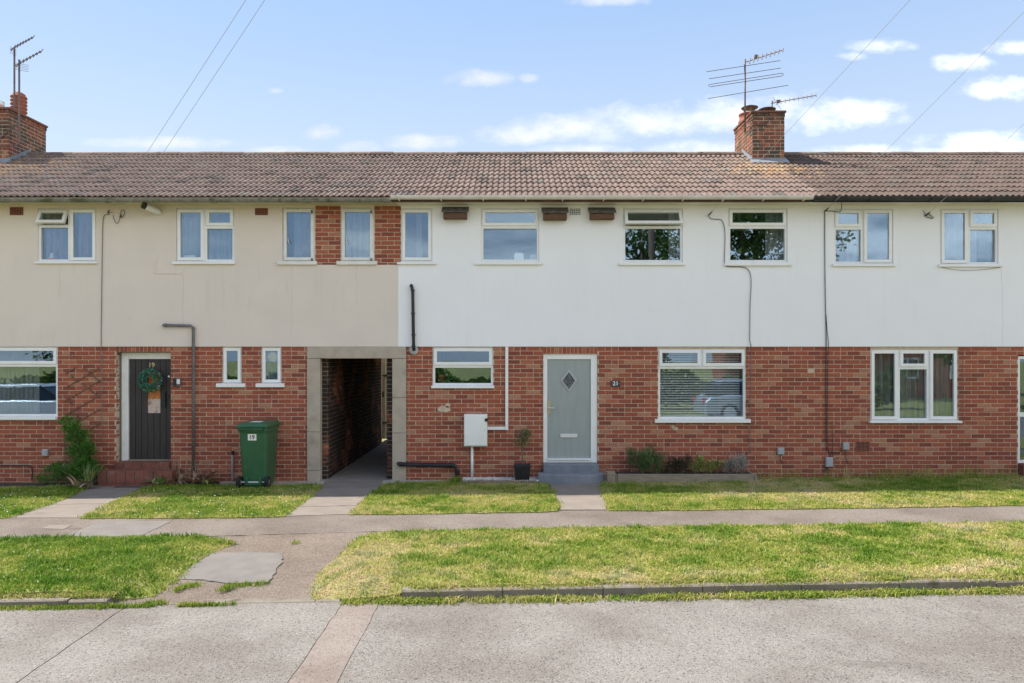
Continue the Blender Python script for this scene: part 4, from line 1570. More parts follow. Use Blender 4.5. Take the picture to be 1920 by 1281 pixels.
# door 21
YD = 0.03
zt, zb = Z(664), Z(868)
d = MB()
a, b = X(1018) + .004, X(1121) - .004
la, lb, lt, lbm = X(1026.5), X(1108), Z(674), Z(862)
d.box(a, la, YD, YD + .09, zb, zt).box(lb, b, YD, YD + .09, zb, zt).box(la, lb, YD, YD + .09, lt, zt).box(la, lb, YD, YD + .09, zb, lbm - .012)
dr = d.build('front_door', 'upvc', h21, bevel=.005)
MB().box(la + .003, lb - .003, YD + .02, YD + .07, lbm - .008, lt - .003).build('door_leaf', 'grey_door', dr, bevel=.003)
cx, cz = X(1067), Z(714)


def diamond(rx, rz, y0, y1, name, mat, up=0.0, hole=None):
    mb = MB()
    o_ = [(cx, cz + rz + up), (cx + rx, cz + up), (cx, cz - rz + up), (cx - rx, cz + up)]
    if hole:
        i_ = [(cx, cz + hole[1]), (cx + hole[0], cz), (cx, cz - hole[1]), (cx - hole[0], cz)]
        vs = [(p[0], y0 + .006, p[1]) for p in o_] + [(p[0], y0, p[1]) for p in i_] + [(p[0], y1, p[1]) for p in o_] + [(p[0], y1, p[1]) for p in i_]
        fs = []
        for k in range(4):
            n_ = (k + 1) % 4
            fs += [(k, n_, 4 + n_, 4 + k), (k, 8 + k, 8 + n_, n_), (4 + k, 4 + n_, 12 + n_, 12 + k)]
        mb.add(vs, fs)
    else:
        mb.add([(p[0], y0, p[1]) for p in o_] + [(p[0], y1, p[1]) for p in o_], [(0, 1, 2, 3), (4, 7, 6, 5)] + [(k, 4 + k, 4 + (k + 1) % 4, (k + 1) % 4) for k in range(4)])
    return mb.build(name, mat, dr)


diamond(.148, .200, YD + .004, YD + .0205, 'diamond_frame', 'grey_plastic', hole=(.108, .146))
diamond(.112, .150, YD + .012, YD + .0202, 'diamond_pane', 'lead_glass')
MB().box(X(1051), X(1083), YD + .004, YD + .0198, Z(821), Z(814)).build('letter_plate', 'chrome', dr, bevel=.004)
MB().box(X(1027.5), X(1032), YD + .004, YD + .0198, Z(777), Z(752)).build('handle_plate', 'brass', dr, bevel=.003)
MB().tube([(X(1029.5), YD + .004, Z(765)), (X(1029.5), YD - .035, Z(765)), (X(1040), YD - .035, Z(765))], .009, 8).build('door_handle', 'chrome', dr)
MB().box(la, lb, YD - .03, YD + .05, lbm - .010, lbm + .018).build('threshold', 'upvc', dr, bevel=.003)
st = MB()
st.box(X(1018) + .002, X(1121) - .002, -.14, .11, -.05, zb - .002)
sp = st.build('doorstep', 'blue_step', h21, bevel=.012)
# bullnosed lower step
ax, bx_ = X(1009, -.45), X(1135, -.45)
zt_ = Z(891, -.45)
out = [(ax, -.141), (ax, -.36)]
for k in range(1, 8):
    t = k / 8
    out.append((ax + (bx_ - ax) * t, -.40 - .075 * math.sin(math.pi * t)))
out += [(bx_, -.36), (bx_, -.141)]
mb = MB()
n = len(out)
mb.add([(x, y, zt_) for x, y in out] + [(x, y, -.05) for x, y in out], [tuple(range(n)), tuple(range(2 * n - 1, n - 1, -1))] + [(k, n + k, n + (k + 1) % n, (k + 1) % n) for k in range(n)])
mb.build('lower_step', 'blue_step', sp, bevel=.012)

# ---- number 23
h23 = thing('terraced_house', 'white rendered terraced house with black gutter at the right end', 'house', 'houses of the brick terrace', (8.6, 0, g(8.6)))
U = {9: (1563, 1674, 392, 495), 10: (1762, 1871, 392, 496), 16: (1632, 1797, 655, 789)}
DOOR23 = (X(1909), X(2012), -.05, Z(666))
gw = ground_wall(h23, X23, XR, [H(*U[16]), DOOR23], 300, (), 33, (True, False))
upper_wall(h23, X23, XR, [H(*U[9]), H(*U[10])], 'white_render')
roof(h23, X(1530), XR, 0.62)
gutter(h23, X(1526, -.4), XR, 'gutter_black', 4.815, .056, brackets=[X(p, -.42) for p in (1632, 1747, 1858)], joints=[X(1532, -.4)], fascia='gutter_black')
soffit(h23, X23, XR, 'soffit_white')
interior(h23, X23, XR, (X(1850),))
back_wall(h23, X23, XR)
window(h23, U[9], [(1563, 1617, 392, 428, 's'), (1563, 1617, 428, 495, 'f'), (1617, 1674, 392, 495, 's')], (1559, 1678, 494, 500), y=.0)
window(h23, U[10], [(1762, 1816, 392, 496, 's'), (1816, 1871, 392, 428, 's'), (1816, 1871, 428, 496, 'f')], (1758, 1877, 495, 501), y=.0)
window(h23, U[16], [(1632, 1686, 655, 789, 's'), (1686, 1742, 655, 690, 's'), (1686, 1742, 690, 789, 'f'), (1742, 1797, 655, 789, 's')], (1629, 1801, 788, 793), y=.02)
crack(h23, 1876, 505, 650, 5)
air_brick(h23, 1605, 1630, 828, 846, 'terracotta', 3, 7, -.012)
d = MB()
a, b = DOOR23[0] + .004, DOOR23[1] - .004
ring(d, a, b, Z(869), Z(668), .05, .03, .12)
d.box(a + .05, b - .05, .035, .11, Z(782), Z(774))
dr = d.build('front_door', 'upvc', h23, bevel=.005)
MB().box(a + .045, b - .045, .06, .07, Z(776), Z(672)).build('pane', 'glass', dr)
MB().box(a + .045, b - .045, .06, .07, Z(866), Z(781)).build('pane', 'glass', dr)
MB().box(DOOR23[0] + .002, DOOR23[1], -.12, .12, -.05, Z(869.5)).build('doorstep', 'red_step', h23, bevel=.01)

# ================================================================== THINGS ON THE HOUSES
# curtains, blinds and ornaments behind the glass
curtain('lilac curtain behind the open top-light window at the left end', 74, 112, 394, 489, 'curtain_lilac')
curtain('pale lilac curtain in the right casement of the far left upper window', 136, 180, 394, 489, 'curtain_lilac')
curtain('blue-grey curtain across the upper window above the plank door', 333, 438, 394, 489, 'curtain_blue')
curtain('voile curtain in the narrow upper window left of the first brick panel', 545, 588, 393, 489, 'curtain_blue')
curtain('white voile curtain in the narrow window between the two brick panels', 643, 700, 393, 489, 'curtain_white')
curtain('white curtain at the right of the opened upper window of the white house', 1258, 1278, 394, 490, 'curtain_white', amp=.03)
curtain('white curtain at the right of the upper window beside the looping cable', 1440, 1474, 394, 490, 'curtain_white', amp=.03)
curtain('white curtain in the left half of the first upper window past the cable', 1565, 1616, 394, 493, 'curtain_white')
curtain('white curtain in the left casement of the last upper window', 1785, 1816, 394, 493, 'curtain_white', gather=-.04)
curtain('white curtain in the right half of the last upper window', 1820, 1869, 394, 493, 'curtain_white')
curtain('net curtain in the left casement of the three-part ground window', 1634, 1684, 657, 787, 'curtain_net')
curtain('net curtain in the middle light of the three-part ground window', 1688, 1741, 657, 787, 'curtain_net')
curtain('net curtain in the right casement of the three-part ground window', 1744, 1795, 657, 787, 'curtain_net')
curtain('white curtain at the left edge of the slatted-blind window', 1238, 1256, 657, 784, 'curtain_white', y=.30)
curtain('pale blue blind cloth behind the straw disc in the small window nearest the passage', 491, 526, 653, 718, 'curtain_blue', y=.11, amp=.006)
# venetian blind
vb = thing('venetian_blind', 'white horizontal slatted blind in the large window beside the grey door', 'blind', None, (X(1316), .16, Z(786)))
MB().box(X(1240), X(1393), .135, .185, Z(661), Z(656)).build('head_rail', 'blind', vb)
k = 0
z = Z(664)
while z > Z(782):
    MB().box(-.0, X(1392) - X(1241), -.0175, .0175, -.0012, .0012, mtx=Matrix.Translation((X(1241), .16, z)) @ Matrix.Rotation(R(38), 4, 'X')).build('slat', 'blind', vb)
    z -= .0425
for px in (1265, 1297, 1325, 1353, 1380):
    MB().tube([(X(px), .139, Z(660)), (X(px), .139, Z(783))], .0018, 5).build('ladder_cord', 'blind', vb)
MB().box(X(1241), X(1392), .145, .175, Z(784), Z(782)).build('bottom_rail', 'blind', vb)
# vertical blind, left window
vb = thing('vertical_blind', 'grey vertical strip blind in the large ground window at the left edge', 'blind', None, (X(30), .16, Z(781)))
MB().box(X(-40), X(103), .14, .18, Z(657), Z(654)).build('head_rail', 'blind', vb)
for i in range(17):
    x = X(-36) + i * .078
    if x > X(62):
        break
    mt = Matrix.Translation((x, .16, 0)) @ Matrix.Rotation(R(62 + rnd.uniform(-10, 10)), 4, 'Z')
    MB().box(-.044, .044, -.001, .001, Z(776), Z(657), mtx=mt).build('slat', 'blind_grey', vb)
# small things on the sills
o = MB().box(X(964), X(982), .10, .22, Z(489), Z(474)).box(X(966), X(980), .11, .21, Z(474), Z(472)).build('storage_box', 'label_white', bevel=.01)
tag(o, 'white box standing inside the upper window over the grey door side', 'box')
o = MB().box(X(994), X(1008), .12, .15, Z(489), Z(475)).build('picture_frame', 'curtain_white', bevel=.004)
tag(o, 'small pale frame at the right end inside the upper window with twin panes', 'frame')
o = MB().lathe([(.06, 0), (.10, .015), (.09, .03), (.03, .05)], (X(90), .12, Z(488)), 14).build('pink_toy', 'pink', smooth=True)
tag(o, 'small pink ornament on the sill of the far left upper window', 'ornament')
for px, lb_ in ((86, 'white ornament above the pink one in the far left upper window'), (170, 'white ornament in the right corner of the far left upper window')):
    o = MB().lathe([(.03, 0), (.055, .03), (.06, .07), (.04, .10), (.045, .13), (.02, .16)], (X(px), .18, Z(489)), 14).build('ornament', 'label_white', smooth=True)
    tag(o, lb_, 'ornament')
o = MB().box(X(339), X(361), .09, .14, Z(489), Z(477)).build('folded_cloth', 'label_white', bevel=.012)
tag(o, 'white folded cloth on the sill above the plank door', 'cloth')
o = MB().lathe([(.0, 0), (.085, .004), (.088, .012), (.084, .02), (.0, .022)], (X(509), .050, Z(670)), 24, 'Y').build('straw_disc', 'straw_disc', smooth=True)
tag(o, 'round straw disc hung in the small window nearest the passage', 'disc')

LG = [(0.055, 0.13, 0.02), (0.08, 0.17, 0.03), (0.035, 0.085, 0.018), (0.10, 0.20, 0.045)]


def leaf(mb, p, L, wd, d, col, r, curl=.25):
    d = d.normalized()
    s = d.cross(Vector((r.uniform(-1, 1), r.uniform(-1, 1), r.uniform(-1, 1)))).normalized()
    nn = d.cross(s)
    a = p + d * L * .5
    mb.add([p, a + s * wd / 2 + nn * curl * wd, p + d * L - nn * curl * L * .3, a - s * wd / 2 + nn * curl * wd], [(0, 1, 2, 3)], col)


def clump(mb, c, rad, n, L, wd, cols, r, up=.3, hollow=.25, jit=.25):
    """leaves spread through an uneven ellipsoid"""
    subs = [(Vector((r.gauss(0, .45), r.gauss(0, .45), r.gauss(0, .45))), r.uniform(.35, .7)) for _ in range(9)]
    for i in range(n):
        q, s_ = r.choice(subs)
        v = Vector((r.gauss(0, 1), r.gauss(0, 1), r.gauss(0, 1))).normalized() * (r.random() ** .45) * s_ + q
        if v.length > 1.15:
            v = v.normalized() * r.uniform(.6, 1.1)
        p = Vector((c[0] + v.x * rad[0], c[1] + v.y * rad[1], c[2] + v.z * rad[2]))
        d = v * (1 - up) + Vector((r.uniform(-.6, .6), r.uniform(-.6, .6), up + r.uniform(-.3, .5)))
        k = r.uniform(.7, 1.3)
        col = r.choice(cols)
        leaf(mb, p, L * r.uniform(.6, 1.3), wd * r.uniform(.7, 1.2), d, tuple(x * k for x in col), r)


r = random.Random(12)
LG = [(v[0] * 1.8, v[1] * 1.8, v[2] * 1.8) for v in LG]
pt = thing('window_plant', 'potted green plant inside the wide kitchen window left of the trunking', 'plant', None, (X(828), .17, Z(719)))
MB().lathe([(.05, 0), (.075, .11), (.085, .115), (.085, .14), (.06, .14)], (X(828), .15, Z(719)), 16).build('pot', 'terracotta', pt, smooth=True)
mb = MB()
clump(mb, (X(838), .14, Z(704)), (.15, .05, .11), 340, .06, .025, LG, r)
mb.build('foliage', 'leaf', pt, recalc=False)
pt = thing('window_plant', 'pink flowering plant inside the narrow ground window nearer the plank door', 'plant', None, (X(437), .17, Z(717)))
MB().lathe([(.04, 0), (.05, .06), (.055, .07), (.03, .07)], (X(437), .17, Z(717)), 14).build('pot', 'black_plastic', pt, smooth=True)
mb = MB()
clump(mb, (X(438), .17, Z(706)), (.08, .05, .05), 120, .05, .02, LG, r)
clump(mb, (X(440), .16, Z(699)), (.05, .04, .03), 50, .03, .025, [(.75, .25, .35), (.8, .5, .55)], r)
mb.build('foliage', 'leaf', pt, recalc=False)

# wreath
wr = thing('door_wreath', 'round teal and green leafy wreath hung on the plank door', 'wreath', None, (X(282.5, .08), .10, Z(714, .08)))
c = Vector((X(282.5, .08), .10, Z(713.5, .08)))
mb = MB()
wc = [(.04, .24, .17), (.05, .30, .17), (.07, .36, .22), (.05, .16, .30), (.60, .70, .68), (.05, .22, .07), (.14, .42, .33), (.07, .28, .10)]
for i in range(1500):
    a = r.uniform(0, 2 * math.pi)
    q = r.uniform(0, 2 * math.pi)
    rr_ = .138 + .048 * math.cos(q)
    p = c + Vector((rr_ * math.cos(a), -.055 * abs(math.sin(q)) - .02, rr_ * math.sin(a)))
    d = Vector((math.cos(a) * math.cos(q) + r.uniform(-.6, .6), -abs(math.sin(q)) + r.uniform(-.5, .3), math.sin(a) * math.cos(q) + r.uniform(-.6, .6)))
    k = r.uniform(.7, 1.3)
    leaf(mb, p, r.uniform(.022, .04), r.uniform(.014, .026), d, tuple(x * k for x in r.choice(wc)), r)
mb.build('foliage', 'leaf', wr, recalc=False)
ri = MB()
ri.tube([c + Vector((.135 * math.cos(2 * math.pi * i / 32), -.01, .135 * math.sin(2 * math.pi * i / 32))) for i in range(33)], .022, 8, cap=False)
ri.build('hoop', 'bark', wr, smooth=True)

# plaque 21
pq = thing('number_plaque', 'small dark slate plaque with white number 21 beside the grey door', 'sign', None, (X(1153.5), -.012, Z(726)))
o = MB().box(X(1145), X(1162.5), -.014, -.001, Z(725), Z(714)).build('plate', 'slate', pq, bevel=.003)
nm = link('number', text_mesh('21', .10, .001), 'label_white', pq)
nm.location = (X(1154), -.0155, Z(719.3))
nm.rotation_euler = (R(90), 0, 0)
for px in (1147.3, 1160.3):
    MB().lathe([(.004, 0), (.004, .003)], (X(px), -.0165, Z(719.5)), 8, 'Y').build('screw', 'chrome', pq)
# key safe by the plank door
ks = thing('key_safe', 'small black and silver key safe right of the plank door', 'key safe', None, (X(332), -.03, Z(724)))
MB().box(X(325.5), X(340), -.03, -.001, Z(724), Z(709)).build('body', 'grey_pipe', ks, bevel=.005)
MB().box(X(326.5), X(332), -.040, -.030, Z(723), Z(710)).build('cover', 'black_plastic', ks, bevel=.003)
MB().box(X(333), X(339), -.037, -.030, Z(720), Z(711)).build('keypad', 'chrome', ks, bevel=.002)

# bird nesting boxes
def nest_box(a, b, t_, b_, label):
    nb = thing('nest_box', label, 'nest box', 'nest boxes under the eaves', (X((a + b) / 2), -.02, Z(b_)))
    y0 = -.17
    s_ = (y0 - CAMY) / -CAMY
    A, B = X(a + 2, y0), X(b - 1, y0)
    C, D, E = Z(b_, y0), Z(t_ + 13, y0), Z(t_, y0)
    MB().prism([(-.017, C - .0), (y0, C), (y0, D), (-.017, E - .02)], A, B).build('body', 'nest_wood', nb, bevel=.004)
    MB().prism([(-.018, E + .0), (y0 - .025, D + .002), (y0 - .025, D + .016), (-.018, E + .014)], A - .03, B + .03).build('lid', 'nest_roof', nb, bevel=.003)
    MB().box(A + .04, A + .095, y0 - .004, y0 + .01, C + .075, C + .10).build('entrance', 'ink', nb)
    MB().box(A - .004, B + .004, y0 - .003, y0 + .004, C + .0, C + .012).build('rail', 'nest_wood', nb)


nest_box(829, 876, 386, 409, 'brown wooden nest box between the narrow window and the twin-pane window')
nest_box(1017, 1064, 387, 411, 'brown wooden nest box just left of the white wall vent')
nest_box(1105, 1153, 387, 410, 'brown wooden nest box just right of the white wall vent')

# security lamp under the left eaves
sl = thing('floodlight', 'white tubular security lamp with dark lens under the left eaves', 'lamp', None, (X(297), -.02, Z(402)))
p0, p1 = Vector((X(297, -.1), -.05, Z(399, -.05))), Vector((X(274, -.22), -.24, Z(387, -.24)))
MB().tube([p0, p0.lerp(p1, .15), p0.lerp(p1, .95), p1], [.035, .052, .055, .050], 18).build('housing', 'white_paint', sl, smooth=False)
dd = (p1 - p0).normalized()
MB().tube([p1 + dd * .001, p1 + dd * .05], [.058, .058], 18).build('lens', 'black_plastic', sl)
MB().tube([(X(298), -.015, Z(397)), tuple(p0)], .03, 12).build('mount', 'white_paint', sl)

# meter box and trunking
mx = thing('meter_box', 'white meter cabinet fixed to the brick wall left of the grey door', 'meter box', None, (X(892), 0, Z(835)))
MB().box(X(871), X(914), -.16, -.001, Z(835), Z(776)).build('cabinet', 'upvc', mx, bevel=.008)
MB().box(X(872, -.17) - .0, X(912.5, -.17), -.172, -.161, Z(833), Z(778)).build('door', 'upvc', mx, bevel=.004)
MB().box(X(909, -.18), X(915, -.18), -.182, -.150, Z(789), Z(783)).build('latch', 'black_plastic', mx, bevel=.002)
MB().lathe([(.006, 0), (.006, .004)], (X(909, -.175), -.176, Z(805)), 10, 'Y').build('lock', 'grey_pipe', mx)
MB().tube([(X(885.5), -.06, Z(835)), (X(885.5), -.06, Z(899))], .024, 12).build('conduit', 'upvc', mx, smooth=True)
tr = MB()
tr.box(X(914.2), X(947.4), -.03, -.001, Z(806), Z(800)).box(X(947.5), X(953), -.032, -.001, Z(806.5), Z(650.5))
o = tr.build('trunking', 'upvc', bevel=.004)
tag(o, 'white square trunking running up the bricks from the meter cabinet', 'trunking')

# pipes
wp = thing('waste_pipe', 'black waste pipe dropping down the white render beside the boundary', 'pipe', None, (X(775), -.03, Z(662)))
MB().tube([(X(772), .0, Z(537)), (X(772), -.06, Z(536)), (X(773.5), -.075, Z(540)), (X(774, -.07), -.075, Z(548, -.07)), (X(775.5, -.07), -.075, Z(645, -.07)), (X(776, -.06), -.06, Z(654, -.06)), (X(776), .0, Z(657))], .028, 12).build('pipe', 'black_plastic', wp, smooth=True)
for q in (545, 588, 628, 650):
    MB().tube([(X(774 + (q - 548) * .015, -.07), -.075, Z(q - 2, -.07)), (X(774 + (q - 548) * .015, -.07), -.075, Z(q + 2, -.07))], .034, 12).build('collar', 'black_plastic', wp)
MB().lathe([(.032, -.004), (.075, 0), (.078, .012), (.06, .02)], (X(776), -.02, Z(657)), 22, 'Y').build('wall_flange', 'grey_plastic', wp, smooth=True)
wp = thing('waste_pipe', 'thick black drain pipe running low along the bricks beside the passage', 'pipe', None, (X(800), -.06, Z(897)))
MB().tube([(X(747, -.06), -.015, Z(870, -.06)), (X(748, -.07), -.075, Z(870.5, -.07)), (X(850, -.07), -.075, Z(872.5, -.07)), (X(855, -.07), -.075, Z(876, -.07)), (X(857, -.07), -.075, Z(882, -.07)), (X(857.5, -.07), -.075, Z(902, -.07))], .036, 14).build('pipe', 'black_plastic', wp, smooth=True)
for a_, b_ in (((748, 870.5), (754, 870.6)), ((840, 872.3), (848, 872.5))):
    MB().tube([(X(a_[0], -.07), -.075, Z(a_[1], -.07)), (X(b_[0], -.07), -.075, Z(b_[1], -.07))], .043, 14).build('collar', 'black_plastic', wp)
MB().tube([(X(857.5, -.07), -.075, Z(886, -.07)), (X(857.5, -.07), -.075, Z(890, -.07))], .043, 14).build('collar', 'black_plastic', wp)
wp = thing('waste_pipe', 'grey pipe with long elbow running down right of the plank door', 'pipe', None, (X(363), -.05, Z(905)))
MB().tube([(X(307), .0, Z(610)), (X(307, -.05), -.055, Z(610, -.05)), (X(310, -.05), -.06, Z(610, -.05)), (X(358, -.05), -.06, Z(611, -.05)), (X(363, -.05), -.06, Z(614, -.05)), (X(363, -.05), -.06, Z(900, -.05))], .024, 12).build('pipe', 'grey_pipe', wp, smooth=True)
for q in (616, 650, 767, 823):
    MB().tube([(X(363, -.05), -.06, Z(q - 1.5, -.05)), (X(363, -.05), -.06, Z(q + 1.5, -.05))], .030, 12).build('clip', 'grey_pipe', wp)
MB().tube([(X(308, -.05), -.062, Z(610, -.05)), (X(313, -.05), -.062, Z(610, -.05))], .031, 12).build('elbow', 'grey_pipe', wp)
wp = thing('standpipe', 'short grey pipe stub rising left of the green wheelie bin', 'pipe', None, (X(438), -.06, Z(904)))
MB().tube([(X(438), -.05, Z(906)), (X(438), -.05, Z(850)), (X(439), -.05, Z(846))], .018, 10).build('pipe', 'grey_plastic', wp, smooth=True)
MB().tube([(X(438), -.05, Z(852)), (X(438.5), -.05, Z(845))], .024, 10).build('cap', 'black_plastic', wp)
o = MB().tube([(X(-30), -.02, Z(873)), (X(55), -.02, Z(872)), (X(60, -.02), -.03, Z(875)), (X(62, -.02), -.03, Z(882)), (X(62), -.03, Z(898))], .009, 8).build('hose', 'cable', smooth=True)
tag(o, 'thin black pipe along the base of the wall at the left edge', 'pipe')

# junction boxes
def jbox(a, b, t_, b_, label, mat='grey_plastic'):
    j = thing('junction_box', label, 'junction box', 'small cable boxes on the wall', (X((a + b) / 2), -.02, Z(b_)))
    MB().box(X(a), X(b), -.045, -.001, Z(b_), Z(t_)).build('case', mat, j, bevel=.005)
    MB().box(X(a) + .012, X(b) - .012, -.050, -.0455, Z(b_) + .014, Z(t_) - .014).build('lid', mat, j, bevel=.002)
    return j


jbox(81, 92, 842, 855, 'small grey cable box low on the wall at the left')
jbox(1457, 1469, 839, 852, 'small pale cable box between the flower bed and the wall cables')
jbox(1579, 1590.5, 829, 843, 'small pale cable box left of the brown wall vent')
j = jbox(1547, 1560, 857, 875, 'larger grey cable box low on the wall where the cables end')
MB().tube([(X(1550), -.025, Z(875)), (X(1550), -.025, Z(893))], .014, 8).build('conduit', 'black_plastic', j)


def cab(label, pts, r_=.0055, mat='cable_grey', group='cables on the walls'):
    P = [Vector((X(p[0], p[2] if len(p) > 2 else -.03), p[2] if len(p) > 2 else -.03, Z(p[1], p[2] if len(p) > 2 else -.03))) for p in pts]
    out = []
    for i in range(len(P) - 1):
        p0, p1, p2, p3 = P[max(i - 1, 0)], P[i], P[i + 1], P[min(i + 2, len(P) - 1)]
        for k in range(6):
            t = k / 6
            out.append(.5 * ((2 * p1) + (p2 - p0) * t + (2 * p0 - 5 * p1 + 4 * p2 - p3) * t * t + (3 * p1 - p0 - 3 * p2 + p3) * t ** 3))
    out.append(P[-1])
    o = MB().tube(out, r_, 6).build('wall_cable', mat, smooth=True)
    return tag(o, label, 'cable', group)


cab('thin cable straight down the cream wall left of the plank door', [(205, 402), (196, 404), (193, 415), (192, 450), (191, 520), (190, 600), (189.5, 650), (190, 680), (190.5, 790), (190.5, 830)], .006)
cab('cable stepping round the white house window and down beside the blind window', [(1328, 404), (1333, 410), (1345, 411.5), (1353, 413), (1358, 425), (1359.5, 445), (1358.5, 480), (1359, 496), (1366, 500), (1392, 501), (1403, 506), (1408, 520), (1408, 545), (1406.5, 570), (1406, 620), (1406, 640), (1408.5, 652, -.028), (1407.5, 700, -.016), (1406.5, 780, -.016), (1406, 850, -.016)], .006)
cab('dark cable down the wall left of the right end house windows', [(1545, 396), (1546.5, 402), (1546.5, 450), (1547, 520), (1548, 580), (1549, 620), (1549, 650, -.028), (1548.5, 700, -.016), (1549, 800, -.016), (1550, 838, -.016), (1556, 852, -.018), (1558, 860, -.02)], .007, 'cable')
cab('second thin cable beside the dark one on the right end house', [(1549, 590), (1551, 620), (1553.5, 645), (1552.5, 660, -.018), (1551.5, 720, -.016), (1552, 835, -.016), (1560, 847, -.016), (1572, 848, -.016), (1583, 843, -.016)], .005, 'cable')
cab('thin cable branch from the grey box to the vent box', [(1560, 790, -.014), (1561.5, 830, -.014), (1561, 858, -.016), (1566, 862, -.016), (1573, 858, -.016)], .004, 'cable')
cab('cable tail below the small box left of the brown vent', [(1585, 843, -.016), (1586, 858, -.016), (1590, 868, -.014), (1597, 871, -.014)], .005, 'cable')
cab('cable tail below the pale box right of the flower bed', [(1463, 852, -.016), (1463, 860, -.016), (1467, 867, -.014), (1469, 869, -.014)], .005, 'cable')
cab('cable looping up from the right end bracket over the black gutter', [(1546, 396), (1560, 396), (1574, 397.5), (1578, 390, -.1), (1577, 378, -.47), (1570, 367, -.47)], .006, 'cable')
cab('curly loop of cable beside the left wall bracket', [(212, 403), (214, 412), (219, 419), (224, 412), (226, 398), (231, 394), (234, 400), (228, 409)], .005)
cab('loose tangle of pale cable at the last wall bracket', [(1730, 394), (1737, 404), (1742, 408), (1748, 410), (1741, 401), (1746, 404), (1751, 409), (1738, 408), (1733, 402), (1744, 399)], .004)
cab('thin cable under the sill of the last upper window', [(1765, 501), (1785, 505), (1810, 507), (1850, 505), (1876, 501)], .003)
cab('thin cable running up right of the three-part window', [(1806, 790, -.014), (1805, 720, -.014), (1806, 652, -.014)], .004)

# overhead cables to the pole across the road
POLE = Vector((5.2, -14.5, 8.1))
anch = [((205, 400), 'overhead cable to the bracket at the far left of the cream wall'), ((228, 408), 'overhead cable to the hook beside the white tubular lamp'),
        ((1328, 404), 'overhead cable to the hook left of the looping wall cable'), ((1545, 397), 'overhead cable to the bracket at the right end house boundary'),
        ((1734, 405), 'overhead cable to the bracket between the last two upper windows')]
for i, ((px, py), lb_) in enumerate(anch):
    a = Vector((X(px), -.05, Z(py)))
    b = POLE + Vector((.05 * (i - 2), .05, -.03 * i))
    oc = thing('overhead_cable', lb_, 'cable', 'overhead cables to the pole', a)
    pts = []
    for k in range(25):
        t = k / 24
        p = a.lerp(b, t)
        p.z -= .25 * t * (1 - t)
        pts.append(p)
    MB().tube(pts, .0026, 6).build('wire', 'wire_grey', oc, smooth=True)
    d = (pts[1] - a).normalized()
    MB().tube([a - Vector((0, -.04, 0)), a + d * .02, a + d * .14], [.008, .014, .007], 8).build('strain_clamp', 'cable', oc)
po = thing('utility_pole', 'tall wooden utility pole across the road carrying the overhead cables', 'pole', None, (POLE.x, POLE.y, -.05))
MB().tube([(POLE.x, POLE.y, -.2), (POLE.x, POLE.y, 8.5)], [.15, .10], 14).build('shaft', 'pole_wood', po, smooth=True)
MB().lathe([(.16, 0), (.18, .03), (.17, .06)], (POLE.x, POLE.y, POLE.z - .12), 16).build('cable_ring', 'steel', po)

# aerials
def yagi(mb, a, b, n, half, elem=(0, 0, 1), r_=.008, taper=.6):
    a, b = Vector(a), Vector(b)
    mb.tube([a, b], .009, 6)
    e = Vector(elem)
    for i in range(n):
        t = .12 + .88 * i / (n - 1)
        p = a.lerp(b, t)
        h = half * (1 - (1 - taper) * t)
        mb.tube([p - e * h, p + e * h], r_, 5)


ae = thing('tv_aerial', 'tall mast on the right chimney with long radio rods and a comb aerial', 'aerial', None, (4.755, 2.25, Z(248, 2.25)))
my = 2.25
mxx = X(1397, my)
MB().tube([(mxx, my, Z(248, my)), (mxx, my, Z(111, my))], .017, 10).build('mast', 'steel', ae, smooth=True)
mb = MB()
mb.tube([(mxx, my - .03, Z(158, my)), (X(1394, my), my - .10, Z(143, my)), (X(1391, my), my - .16, Z(127, my))], .012, 8)
for (xa_, ya_, xb_, yb_) in ((1323, 137, 1461, 116), (1328, 150, 1462, 130), (1326, 187, 1476, 162)):
    mb.tube([(X(xa_, my), my - .06, Z(ya_, my)), (X(xb_, my), my - .06, Z(yb_, my))], .006, 6)
mb.tube([(X(1328, my), my - .06, Z(165, my)), (X(1327, my), my - .06, Z(162, my)), (X(1330, my), my - .06, Z(160.5, my)), (X(1465, my), my - .06, Z(139.5, my)), (X(1467, my), my - .06, Z(142, my)), (X(1463, my), my - .06, Z(145, my)), (X(1330, my), my - .06, Z(165, my))], .006, 6)
mb.build('radio_array', 'steel', ae)
mb = MB()
yagi(mb, (mxx, my - .03, Z(118, my)), (X(1468, my - .4), my - .4, Z(94, my - .4)), 9, .095, (.25, .5, .85), .011)
mb.box(X(1412, my), X(1417, my), my - .12, my - .06, Z(113, my), Z(107, my))
mb.build('comb_array', 'steel', ae)
mb = MB()
mb.tube([(mxx, my, Z(240, my)), (4.83, 2.05, Z(240, my)), (5.10, 2.045, Z(240, my))], .012, 6).tube([(mxx, my, Z(232, my)), (4.83, 2.045, Z(229, my))], .012, 6)
mb.build('bracket', 'steel', ae)
ae = thing('tv_aerial', 'small comb aerial pointing right behind the right chimney top', 'aerial', None, (5.33, 2.9, 7.1))
yy = 2.9
mb = MB()
MB().tube([(X(1447, yy), yy, 7.08), (X(1448, yy), yy, Z(189, yy))], .012, 8).build('mast', 'steel', ae)
yagi(mb, (X(1446, yy), yy, Z(194, yy)), (X(1530, yy - .3), yy - .3, Z(179, yy - .3)), 10, .07, (.15, .5, .85), .009)
mb.box(X(1455, yy), X(1461, yy), yy - .06, yy, Z(194, yy), Z(189, yy))
mb.tube([(X(1449, yy), yy, Z(182, yy)), (X(1465, yy), yy, Z(206, yy))], .004, 5).tube([(X(1444, yy), yy, Z(206, yy)), (X(1452, yy), yy, Z(186, yy))], .004, 5)
mb.build('comb_array', 'steel', ae)
